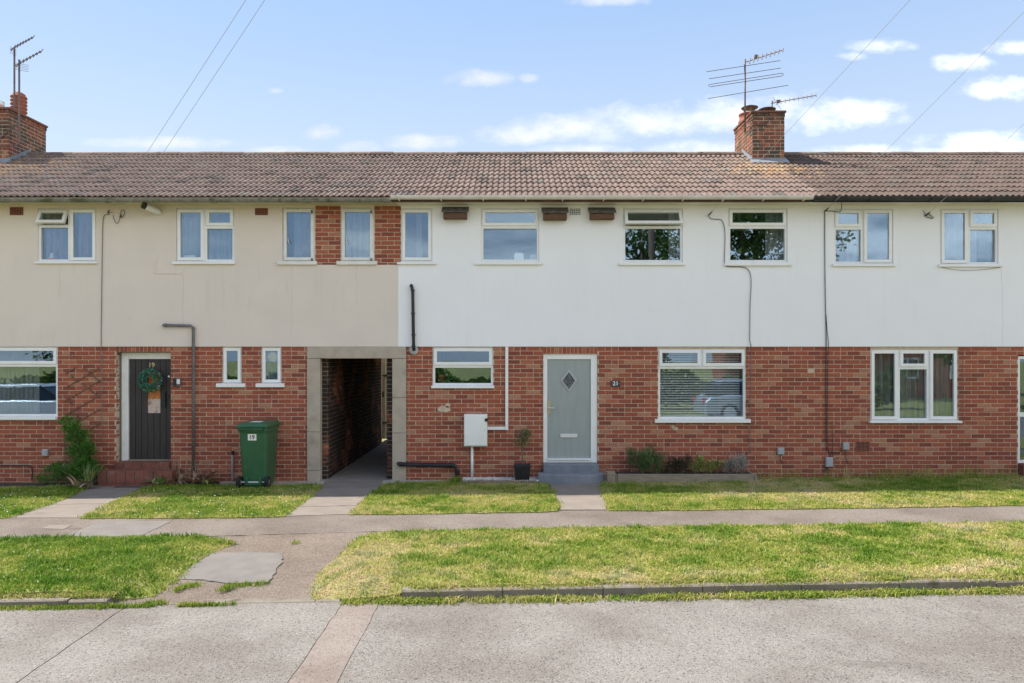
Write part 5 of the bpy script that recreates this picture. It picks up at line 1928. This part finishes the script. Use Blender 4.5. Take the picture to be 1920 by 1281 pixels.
for (px, ymast, top, base, by, ex, ey, lb_) in ((27, 2.5, 92, 168, 94, 62, 70, 'taller comb aerial on the left chimney'), (36, 1.98, 112, 242, 124, 78, 96, 'lower comb aerial on the mast in front of the left chimney')):
    ae = thing('tv_aerial', lb_, 'aerial', 'comb aerials of the left chimney', (X(px, ymast), ymast, Z(base, ymast)))
    xm = X(px, ymast)
    MB().tube([(xm, ymast, Z(base, ymast) if ymast < 2.2 else 7.16), (xm, ymast, Z(top, ymast))], .018, 8).build('mast', 'steel', ae)
    mb = MB()
    yagi(mb, (X(px - 5, ymast), ymast - .03, Z(by, ymast)), (X(ex, ymast - .5), ymast - .5, Z(ey, ymast - .5)), 8, .10, (.15, .5, .85), .008)
    for k in range(5):
        zz = Z(by + 8 - k * 3, ymast)
        mb.tube([(X(px - 6, ymast), ymast - .06, zz), (X(px + 18, ymast), ymast - .0, zz - .03)], .0035, 5) if ymast < 2.2 else mb.tube([(X(px - 5, ymast), ymast - .06, zz), (X(px + 4, ymast), ymast - .0, zz - .03)], .0035, 5)
    mb.build('comb_array', 'steel', ae)
    if ymast < 2.2:
        mb = MB()
        for q in (235, 272):
            mb.tube([(X(px - 40, ymast), ymast + .06, Z(q, ymast)), (xm, ymast, Z(q, ymast))], .012, 6)
        mb.tube([(X(px - 40, ymast), ymast + .06, Z(258, ymast)), (X(px - 12, ymast), ymast + .03, Z(236, ymast)), (xm, ymast, Z(262, ymast))], .012, 6)
        mb.tube([(xm, ymast, Z(242, ymast)), (xm, ymast, Z(272, ymast))], .018, 8)
        mb.build('bracket', 'steel', ae)

# ================================================================== THINGS ON THE GROUND
# wheelie bin
bx0, bx1 = X(449, -.75), X(499, -.75)
by0, by1 = -.78, -.14
zg = g(-4.3) + .012
bt = Z(803, -.75)
bn = thing('wheelie_bin', 'green wheelie bin with white number label against the brick wall', 'bin', None, ((bx0 + bx1) / 2, (by0 + by1) / 2, zg))
cxm, cym = (bx0 + bx1) / 2, (by0 + by1) / 2
mb = MB()
lv = [(zg + .035, .84, .76), (zg + .10, .86, .80), (bt - .10, .99, .98), (bt - .06, 1.0, 1.0), (bt - .058, 1.07, 1.05), (bt, 1.08, 1.06)]
hx, hy = (bx1 - bx0) / 2 + .012, (by1 - by0) / 2 - .02
vs, fs = [], []
for (z, kx, ky) in lv:
    q = .03
    a, b = hx * kx, hy * ky
    vs += [(cxm + x, cym + y, z) for x, y in ((-a + q, -b), (a - q, -b), (a, -b + q), (a, b - q), (a - q, b), (-a + q, b), (-a, b - q), (-a, -b + q))]
n = 8
for i in range(len(lv) - 1):
    fs += [(i * n + k, i * n + (k + 1) % n, (i + 1) * n + (k + 1) % n, (i + 1) * n + k) for k in range(n)]
fs += [tuple(range(7, -1, -1)), tuple((len(lv) - 1) * n + k for k in range(n))]
mb.add(vs, fs)
mb.build('body', 'bin_green', bn, bevel=.008)
mb = MB()
a, b = hx * 1.14, hy * 1.10
vs = [(cxm + sx * a, cym + sy * b, bt + .004) for sx, sy in ((-1, -1), (1, -1), (1, 1), (-1, 1))]
vs += [(cxm + sx * a, cym + sy * b, bt + .045) for sx, sy in ((-1, -1), (1, -1), (1, 1), (-1, 1))]
vs += [(cxm + sx * a * .82, cym + sy * b * .84, bt + .085) for sx, sy in ((-1, -1), (1, -1), (1, 1), (-1, 1))]
mb.add(vs, [(3, 2, 1, 0), (8, 9, 10, 11)] + [(i * 4 + k, i * 4 + (k + 1) % 4, i * 4 + 4 + (k + 1) % 4, i * 4 + 4 + k) for i in (0, 1) for k in range(4)])
ld = mb.build('lid', 'bin_green', bn, bevel=.014)
MB().box(cxm - .10, cxm + .08, cym - .16, cym + .02, bt + .0855, bt + .088).build('lid_sticker', 'label_white', ld)
MB().tube([(cxm - hx * .8, cym - hy * 1.06, bt - .03), (cxm - hx * .8, cym - hy * 1.2, bt - .01), (cxm + hx * .8, cym - hy * 1.2, bt - .01), (cxm + hx * .8, cym - hy * 1.06, bt - .03)], .014, 8).build('handle', 'bin_green', bn, smooth=True)
MB().tube([(cxm - hx * 1.05, cym - hy * .86, zg + .10), (cxm + hx * 1.05, cym - hy * .86, zg + .10)], .011, 8).build('axle', 'chrome', bn)
MB().box(cxm - .14, cxm + .14, cym - hy * .93, cym - hy * .70, zg + .05, zg + .085).box(cxm - .14, cxm - .09, cym - hy * .93, cym - hy * .70, zg + .085, zg + .17).box(cxm + .09, cxm + .14, cym - hy * .93, cym - hy * .70, zg + .085, zg + .17).build('axle_bracket', 'bin_green', bn, bevel=.006)
MB().box(cxm - hx * .7, cxm + hx * .7, cym - hy * .75, cym + hy * .7, zg, zg + .036).build('foot', 'bin_green', bn)
for s_ in (-1, 1):
    xw = cxm + s_ * (hx * 1.0)
    wh = MB().lathe([(.06, -.028), (.095, -.026), (.1, -.015), (.1, .015), (.095, .026), (.06, .028)], (xw, cym - hy * .86, zg + .10), 24, 'X').build('wheel', 'rubber', bn, smooth=False)
    MB().lathe([(.045, -.030), (.05, -.01), (.05, .01), (.045, .030)], (xw, cym - hy * .86, zg + .10), 16, 'X').build('hub', 'grey_pipe', wh)
fy = lambda z: cym - hy * np.interp(z, [l[0] for l in lv], [l[2] for l in lv])
zl0, zl1 = Z(826, -.75), Z(814, -.75)
mb = MB()
xa_, xb_ = X(464, -.77), X(480, -.77)
mb.add([(xa_, fy(zl0) - .004, zl0), (xb_, fy(zl0) - .004, zl0), (xb_, fy(zl1) - .004, zl1), (xa_, fy(zl1) - .004, zl1),
        (xa_, fy(zl0) + .004, zl0), (xb_, fy(zl0) + .004, zl0), (xb_, fy(zl1) + .004, zl1), (xa_, fy(zl1) + .004, zl1)],
       [(0, 1, 2, 3), (0, 4, 5, 1), (1, 5, 6, 2), (2, 6, 7, 3), (3, 7, 4, 0)])
lbp = mb.build('number_label', 'label_white', bn)
nm = link('number', text_mesh('19', .095, .001), 'ink', lbp)
nm.location = ((xa_ + xb_) / 2 - .004, fy((zl0 + zl1) / 2) - .006, (zl0 + zl1) / 2)
nm.rotation_euler = (R(90) + .0, 0, 0)

# potted tree
pt = thing('potted_tree', 'small clipped tree in a black pot left of the grey door', 'potted plant', None, (X(979, -.25), -.25, Z(899, -.25)))
pz = Z(899, -.25)
px_ = X(979, -.25)
mb = MB()
a, b, hh = .118, .138, Z(871, -.25) - pz
vs = [(px_ + sx * k, -.25 + sy * k, pz + z) for k, z in ((a, 0), (b, hh), (b - .012, hh), (b - .02, hh - .05)) for sx, sy in ((-1, -1), (1, -1), (1, 1), (-1, 1))]
mb.add(vs, [(3, 2, 1, 0)] + [(i * 4 + k, i * 4 + (k + 1) % 4, i * 4 + 4 + (k + 1) % 4, i * 4 + 4 + k) for i in range(3) for k in range(4)])
mb.build('pot', 'black_plastic', pt, bevel=.006)
MB().box(px_ - .112, px_ + .112, -.362, -.138, pz + hh - .06, pz + hh - .045).build('compost', 'soil', pt)
tz = Z(830, -.25)
MB().tube([(px_, -.25, pz + hh - .05), (px_ + .008, -.25, pz + hh + .12), (px_ - .004, -.25, tz - .05), (px_ + .01, -.25, tz + .06)], [.011, .010, .008, .004], 8).build('trunk', 'bark', pt, smooth=True)
mb = MB()
oc_ = [(.16, .18, .075), (.23, .23, .11), (.11, .13, .05), (.30, .28, .15)]
clump(mb, (px_ + .055, -.25, Z(822, -.25)), (.15, .13, .15), 620, .042, .012, oc_, r, up=.4)
clump(mb, (px_ - .06, -.25, Z(833, -.25)), (.09, .08, .07), 120, .04, .011, oc_, r, up=.4)
for k in range(7):
    a = Vector((px_, -.25, tz - .02))
    b = a + Vector((r.uniform(-.1, .17), r.uniform(-.1, .1), r.uniform(.03, .2)))
    mb.tube([a, b], [.004, .002], 5, (.1, .08, .06))
mb.build('crown', 'leaf', pt, recalc=False)

# gravel strip with low edging
gs = MB()
for i in range(2600):
    px, yy = r.uniform(868, 1012), r.uniform(-.42, -.02)
    x = X(px, yy)
    if X(1009, -.4) < x:
        continue
    s_ = r.uniform(.008, .016)
    z = g(x) + .035 + r.uniform(0, .018)
    k = r.uniform(.5, .8)
    gs.add([(x + s_, yy, z), (x - s_ * .6, yy + s_ * .9, z), (x - s_ * .6, yy - s_ * .9, z), (x, yy, z + s_ * .8), (x, yy, z - s_)], [(0, 1, 3), (1, 2, 3), (2, 0, 3), (1, 0, 4), (2, 1, 4), (0, 2, 4)], (k, k, k * .97))
stuff(gs.build('gravel', 'white_stone', recalc=False), 'white gravel strip under the meter cabinet and potted tree', 'gravel')
gbx = MB()
gbx.box(X(866, -.3), X(1009, -.4) - .01, -.43, -.015, -.05, g(0) + .035)
struct(gbx.build('gravel_bed', 'soil'))
le = thing('lawn_edging', 'low edging of small upright stakes along the gravel strip', 'edging', None, (X(930, -.45), -.45, g(0)))
x = X(868, -.45)
while x < X(1006, -.45):
    hgt = g(x) + .085 + r.uniform(-.008, .008) - .02 * max(0, (x + .3))
    MB().lathe([(.013, -.1), (.014, hgt - .012), (.008, hgt)], (x, -.45, 0), 8).build('stake', 'timber', le)
    x += .031

# raised flower bed with timber edging
bz = Z(889, -.42)
te = thing('timber_edging', 'weathered timber boards edging the raised bed under the blind window', 'edging', None, (X(1280, -.42), -.42, g(3)))
MB().box(X(1158, -.42), X(1413, -.42), -.44, -.40, -.02, bz).build('board', 'timber', te, bevel=.005)
MB().box(X(1413.5, -.42), X(1419, -.42), -.445, -.01, -.02, bz - .01).build('board', 'timber', te, bevel=.005)
MB().box(X(1138, -.44), X(1153, -.44), -.47, -.36, -.02, bz + .045).build('post', 'timber', te, bevel=.008)
MB().box(X(1153.5, -.42), X(1157.5, -.42), -.43, -.01, -.02, bz - .01).build('board', 'timber', te, bevel=.005)
sb = MB()
sb.box(X(1158, -.42), X(1412, -.42), -.399, -.012, -.03, bz - .025)
struct(sb.build('flower_bed', 'soil'))


def shrub(name, label, clumps, mat='leaf', base=None, cat='shrub', group=None):
    """clumps: (px, py, rx, rz, n, L, w, cols, up) at depth y=-.25"""
    yy = -.24
    rt = thing(name, label, cat, group, (X(clumps[0][0], yy), yy, base))
    mb, stm = MB(), MB()
    for (px, py, rx, rz, n, L, wd, cols, up) in clumps:
        c = (X(px, yy), yy, Z(py, yy))
        clump(mb, c, (rx / 109, min(rx / 109, .16), rz / 109), n, L, wd, cols, r, up)
        for k in range(6):
            stm.tube([(c[0] + r.uniform(-.04, .04), yy + r.uniform(-.03, .03), base - .03), (c[0] + r.uniform(-.5, .5) * rx / 109, yy + r.uniform(-.1, .1), c[2] + r.uniform(-.3, .6) * rz / 109)], [.006, .003], 5)
    mb.build('foliage', 'leaf', rt, recalc=False)
    stm.build('stems', 'bark', rt)
    return rt


GR2 = [(.10, .17, .055), (.14, .21, .08), (.07, .12, .04), (.19, .24, .11)]
shrub('lavender_shrub', 'tall spiky green shrub nearest the grey door in the raised bed', [(1206, 862, 26, 24, 900, .11, .010, GR2, .9), (1228, 866, 22, 22, 600, .11, .010, GR2, .9), (1196, 872, 18, 16, 350, .09, .010, GR2, .8)], base=bz - .03, cat='shrub')
shrub('heather_shrub', 'dark bushy shrub second from the grey door in the raised bed', [(1258, 872, 18, 18, 700, .03, .014, [(.035, .045, .022), (.06, .06, .03), (.03, .035, .02)], .3), (1278, 872, 20, 18, 700, .03, .014, [(.035, .045, .022), (.06, .06, .03), (.07, .05, .03)], .3)], base=bz - .03)
YL = [(.42, .40, .10), (.52, .49, .17), (.26, .29, .07), (.13, .18, .05)]
shrub('euonymus_shrub', 'yellow variegated shrub third in the raised bed', [(1306, 873, 18, 15, 520, .035, .02, YL, .3), (1330, 875, 20, 13, 520, .035, .02, YL, .3), (1344, 873, 12, 12, 240, .035, .02, YL, .3)], base=bz - .03)
SG = [(.30, .31, .28), (.40, .41, .37), (.19, .21, .17), (.48, .48, .44)]
shrub('silver_shrub', 'silvery grey shrub at the right end of the raised bed', [(1372, 871, 18, 18, 520, .05, .009, SG, .7), (1392, 870, 18, 18, 520, .05, .009, SG, .7)], base=bz - .03)

# climber by the left trellis
base_l = g(-7.5) + .01
CG = [(.08, .21, .035), (.12, .28, .05), (.05, .14, .025), (.16, .32, .07)]
shrub('climbing_shrub', 'leafy green climber beneath the diagonal trellis strips', [(126, 799, 16, 14, 380, .075, .014, CG, .2), (140, 820, 20, 21, 950, .085, .015, CG, .2), (156, 848, 24, 27, 1500, .085, .015, CG, .2), (172, 878, 25, 22, 1300, .075, .015, CG, .2)], base=base_l, cat='shrub')
shrub('low_shrub', 'low spreading green plant at the foot of the climber', [(112, 889, 28, 16, 800, .07, .012, CG, .4), (140, 886, 22, 18, 560, .07, .012, CG, .4), (82, 899, 16, 8, 200, .06, .012, CG, .4)], base=base_l)


def strap_plant(label, px, py, n, hmin, hmax, wd, cols, yy=-.5, spread=.6, droop=.5, sx=.15):
    """arching strap leaves from one crown"""
    c = Vector((X(px, yy), yy, Z(py, yy)))
    rt = thing('strap_leaf_plant', label, 'plant', 'strap-leaved plants by the plank door', c)
    mb = MB()
    for i in range(n):
        a = r.uniform(0, 2 * math.pi)
        L = r.uniform(hmin, hmax)
        o_ = c + Vector((r.uniform(-sx, sx), r.uniform(-.06, .06), 0))
        k = r.uniform(.7, 1.3)
        col = tuple(v_ * k for v_ in r.choice(cols))
        sp_ = r.uniform(.2, 1) * spread
        d = Vector((math.cos(a) * sp_, math.sin(a) * sp_ * .6, 1)).normalized()
        s_ = Vector((-math.sin(a), math.cos(a), 0))
        prev = None
        for q in range(6):
            t = q / 5
            p = o_ + d * L * t - Vector((0, 0, droop * L * t * t * sp_)) + Vector((math.cos(a), math.sin(a) * .6, 0)) * droop * .35 * L * t * t
            p.z = max(p.z, c.z + .004)
            ww = wd * math.sin(math.pi * min(.95, .15 + .8 * t)) / 2
            cur = (p - s_ * ww, p + s_ * ww)
            if prev:
                mb.quad(prev[0], prev[1], cur[1], cur[0], col)
            prev = cur
    mb.build('foliage', 'leaf', rt, recalc=False)
    return rt


DRY = [(.40, .26, .18), (.32, .20, .13), (.48, .36, .26), (.22, .14, .09)]
strap_plant('withered brown strap-leaved plant at the left of the steps', 155, 912, 46, .12, .30, .035, DRY + [(.20, .24, .07)], yy=-.62, spread=1.3, droop=.9, sx=.12)
strap_plant('tuft of long green strap leaves left of the steps', 168, 906, 20, .22, .42, .022, [(.22, .25, .08), (.14, .2, .05)], yy=-.55, spread=.7, droop=.3, sx=.05)
strap_plant('withered brown plant in front of the grey elbow pipe, nearer the door', 322, 906, 60, .14, .34, .05, DRY, yy=-.32, spread=1.0, droop=.9, sx=.17)
strap_plant('withered brown plant in front of the grey elbow pipe, nearer the bin', 378, 905, 60, .16, .36, .05, DRY + [(.28, .27, .08)], yy=-.32, spread=1.0, droop=.9, sx=.17)
strap_plant('dry upright stalks rising behind the withered plants', 345, 903, 40, .25, .50, .008, [(.50, .42, .32), (.36, .28, .2)], yy=-.2, spread=.35, droop=.1, sx=.42)
strap_plant('few broad green leaves at the right of the steps', 298, 907, 14, .12, .26, .05, [(.13, .2, .05), (.28, .32, .10)], yy=-.48, spread=1.2, droop=.8, sx=.1)

# trellis strips left on the bricks
tl = thing('trellis', 'remains of a diagonal wooden trellis on the bricks left of the plank door', 'trellis', None, (X(155), -.02, Z(800)))
zp = lambda q: (q[0] / 3.767, 620 + q[1] / 3.767)
for i, (p, q) in enumerate((((465, 305), (545, 258)), ((468, 402), (700, 268)), ((455, 503), (715, 350)), ((455, 602), (712, 455)), ((545, 648), (708, 556)), ((640, 700), (712, 655)),
                            ((590, 260), (715, 365)), ((500, 315), (560, 362)), ((580, 372), (705, 468)), ((470, 480), (520, 525)), ((500, 560), (560, 610)))):
    a, b = zp(p), zp(q)
    yy = -.008 if i < 6 else -.018
    a, b = Vector((X(a[0]), yy, Z(a[1]))), Vector((X(b[0]), yy, Z(b[1])))
    L = (b - a).length
    ang = math.atan2(b.z - a.z, b.x - a.x)
    MB().box(0, L, -.005, .0045, -.010, .010, mtx=Matrix.Translation(a) @ Matrix.Rotation(-ang, 4, 'Y')).build('batten', 'trellis_wood', tl)

# mat on the plank door path
o, _ = poly('door_mat', [(213, 914), (272, 914), (283, 906.5), (228, 906.5)], .012, 'dark_tar', skirt=.008, kind=False)
tag(o, 'dark rubber mat on the path before the plank door steps', 'mat')

o = MB().box(-3.62, -3.5, 5.42, 6.09, -.1, 2.3).build('light_block_wall', 'terracotta')  # unseen wall, added to narrow the light entering the passage's far end
tag(o, 'unseen wall added beyond the passage to cut light from its far end', 'wall')
# garden gate at the far end of the passage
gt = thing('garden_gate', 'white boarded gate beyond the far end of the passage', 'gate', None, (-3.0, 6.1, g(-3)))
for i in range(9):
    x = -3.75 + i * .13
    MB().box(x, x + .124, 6.1, 6.13, g(-3) + .05, 2.5).build('board', 'gate_white', gt, bevel=.003)
for z in (.45, 1.65):
    MB().box(-3.75, -2.6, 6.07, 6.099, z, z + .09).build('rail', 'gate_white', gt)
    MB().box(-3.36, -3.0, 6.055, 6.069, z + .03, z + .06).build('hinge', 'black_plastic', gt)
MB().box(-3.34, -3.28, 6.03, 6.099, 1.15, 1.29).build('latch', 'black_plastic', gt, bevel=.005)

# ================================================================== ACROSS THE ROAD (seen only in the window glass)
def tree(name, label, x, y, hgt, rad, n, cols, seed, group='trees across the road'):
    rr_ = random.Random(seed)
    t_ = thing(name, label, 'tree', group, (x, y, g(0)))
    tk = MB()
    tk.tube([(x, y, -.3), (x + .1, y, hgt * .3), (x - .1, y + .1, hgt * .6), (x, y, hgt * .85)], [.28, .22, .14, .04], 10)
    ends = []
    for k in range(14):
        a = rr_.uniform(0, 2 * math.pi)
        z0 = hgt * rr_.uniform(.28, .7)
        e = Vector((x + math.cos(a) * rad * rr_.uniform(.4, .85), y + math.sin(a) * rad * rr_.uniform(.4, .85), z0 + hgt * rr_.uniform(.1, .28)))
        tk.tube([(x, y, z0), Vector((x, y, z0)).lerp(e, .5) + Vector((0, 0, .2)), e], [.09, .06, .02], 6)
        ends.append(e)
    tk.build('trunk', 'bark', t_, smooth=True)
    mb = MB()
    ends += [Vector((x + rr_.gauss(0, .3) * rad, y + rr_.gauss(0, .3) * rad, hgt * rr_.uniform(.55, .95))) for _ in range(14)]
    for e in ends:
        clump(mb, e, (rad * .33, rad * .33, hgt * .10), n // len(ends), .26, .17, cols, rr_, .1)
    mb.build('crown', 'leaf', t_, recalc=False)


TG = [(.09, .16, .035), (.12, .20, .05), (.06, .12, .028), (.16, .23, .07)]
tree('broadleaf_tree', 'large dark tree mirrored in the upper windows of the white house', 13.6, -30, 13.5, 5.2, 12000, TG, 1)
tree('broadleaf_tree', 'slender tree mirrored in the opened upper window', 8.2, -33, 12.0, 2.2, 3500, TG, 2)
tree('broadleaf_tree', 'bushy tree mirrored in the slatted-blind window', 6.0, -26, 4.6, 2.6, 5000, TG, 3)
tree('broadleaf_tree', 'bushy tree mirrored in the large window at the left edge', -18.5, -21, 5.0, 3.0, 6000, TG, 4)
tree('broadleaf_tree', 'green tree mirrored in the right casement of the three-part window', 19.6, -18, 5.5, 2.3, 5000, TG, 6)
hm = MB()
hr = random.Random(8)
for i in range(26000):
    x = hr.uniform(-30, 16)
    hgt = 1.4 + .25 * math.sin(x * 1.3) + .15 * math.sin(x * 3.7)
    yy = hr.gauss(0, .28)
    p = Vector((x, -17.3 + yy, hr.uniform(.05, 1) ** .7 * hgt))
    k = hr.uniform(.7, 1.4)
    leaf(hm, p, hr.uniform(.14, .24), .13, Vector((hr.uniform(-1, 1), hr.uniform(-.2, 1.2), hr.uniform(-.2, 1))), tuple(v_ * k for v_ in hr.choice(TG)), hr)
stuff(hm.build('hedge', 'leaf', recalc=False), 'long leafy hedge across the road mirrored in the ground floor windows', 'hedge')
# brick house opposite
oh = thing('opposite_house', 'red brick house across the road mirrored in the three-part window', 'house', None, (21, -34, g(0)))
MB().box(14.5, 30, -40, -33, -.3, 5.2).build('wall', 'terracotta', oh)
MB().prism([(-40.4, 5.1), (-36.5, 7.6), (-32.6, 5.1)], 14.2, 30.3).build('roof', 'roof_under', oh)
for x in (16.5, 20.2, 24, 27.5):
    for z in (.9, 3.4):
        if x == 20.2 and z < 1:
            MB().box(x, x + 1, -32.99, -32.94, -.0, 2.1).build('door', 'gate_white', oh)
            continue
        wd_ = MB()
        ring(wd_, x, x + 1.5, z, z + 1.25, .09, -32.995, -32.93)
        wd_.box(x + .71, x + .79, -32.995, -32.935, z + .09, z + 1.16)
        wo = wd_.build('window', 'gate_white', oh)
        MB().box(x + .08, x + 1.42, -32.99, -32.97, z + .08, z + 1.17).build('pane', 'car_glass', wo)


def car(label, x, y, mat, L=4.2):
    """parked along the far kerb, nose to +x"""
    z0 = g(x) + ROADZ
    c = thing('parked_car', label, 'car', 'cars parked across the road', (x, y, z0))
    hw = .86
    low = [(-.5, .30), (-.5, .72), (-.46, .86), (-.30, .93), (.20, .93), (.36, .86), (.47, .70), (.5, .52), (.5, .30)]
    mb = MB()
    secs = [(-1.0, .80, .0), (-.93, .98, .0), (.93, .98, 0), (1.0, .80, 0)]
    vs, fs = [], []
    n = len(low)
    for (s_, kk, _) in secs:
        vs += [(x + p[0] * L * (1 if abs(s_) < .95 else .985), y + s_ * hw, z0 + (.30 + (p[1] - .30) * (1 if abs(s_) < .95 else .93))) for p in low]
    for i in range(3):
        fs += [(i * n + k, i * n + (k + 1) % n, (i + 1) * n + (k + 1) % n, (i + 1) * n + k) for k in range(n)]
    fs += [tuple(range(n)), tuple(range(4 * n - 1, 3 * n - 1, -1))]
    mb.add(vs, fs)
    mb.build('body', mat, c, bevel=.03)

    def cabin(prof, k, name, mt):
        m_ = MB()
        n = len(prof)
        vs = [(x + p[0] * L, y - hw * (k - .18 * (p[1] - .9) / .5), z0 + p[1]) for p in prof] + [(x + p[0] * L, y + hw * (k - .18 * (p[1] - .9) / .5), z0 + p[1]) for p in prof]
        m_.add(vs, [tuple(range(n)), tuple(range(2 * n - 1, n - 1, -1))] + [(i, n + i, n + (i + 1) % n, (i + 1) % n) for i in range(n)])
        return m_.build(name, mt, c, bevel=.02)
    cabin([(-.44, .91), (-.36, 1.34), (.08, 1.36), (.27, .91)], .93, 'windows', 'car_glass')
    cabin([(-.37, 1.335), (-.33, 1.42), (.05, 1.44), (.095, 1.35)], .955, 'roof', mat)
    for xx, lean in ((-.40, .07), (-.13, .0), (.235, -.16)):
        for s_ in (-1, 1):
            MB().tube([(x + xx * L, y + s_ * hw * .93, z0 + .90), (x + (xx + lean) * L, y + s_ * hw * .79, z0 + 1.38)], .035, 6).build('pillar', 'rubber', c)
    for wx in (-.31, .31):
        for s_ in (-1, 1):
            wl_ = MB().lathe([(.2, -.09), (.30, -.09), (.32, -.07), (.32, .07), (.30, .09), (.2, .09)], (x + wx * L, y + s_ * (hw - .07), z0 + .32), 24, 'Y').build('wheel', 'rubber', c)
            MB().lathe([(.19, -.10), (.21, -.092), (.21, .092), (.19, .10)], (x + wx * L, y + s_ * (hw - .07), z0 + .32), 18, 'Y').build('rim', 'chrome', wl_)
    for s_ in (-1, 1):
        MB().box(x + .475 * L, x + .497 * L, y + s_ * hw * .6 - .16, y + s_ * hw * .6 + .16, z0 + .60, z0 + .72).build('headlight', 'chrome', c, bevel=.02)
        MB().box(x - .505 * L, x - .485 * L, y + s_ * hw * .75 - .1, y + s_ * hw * .75 + .1, z0 + .62, z0 + .82).build('tail_light', 'red_lens', c, bevel=.02)


car('silver car parked across the road, mirrored in the slatted-blind window', 8.4, -11.9, 'car_silver')
car('white car parked across the road, mirrored in the left edge window', -15.8, -11.9, 'car_white')
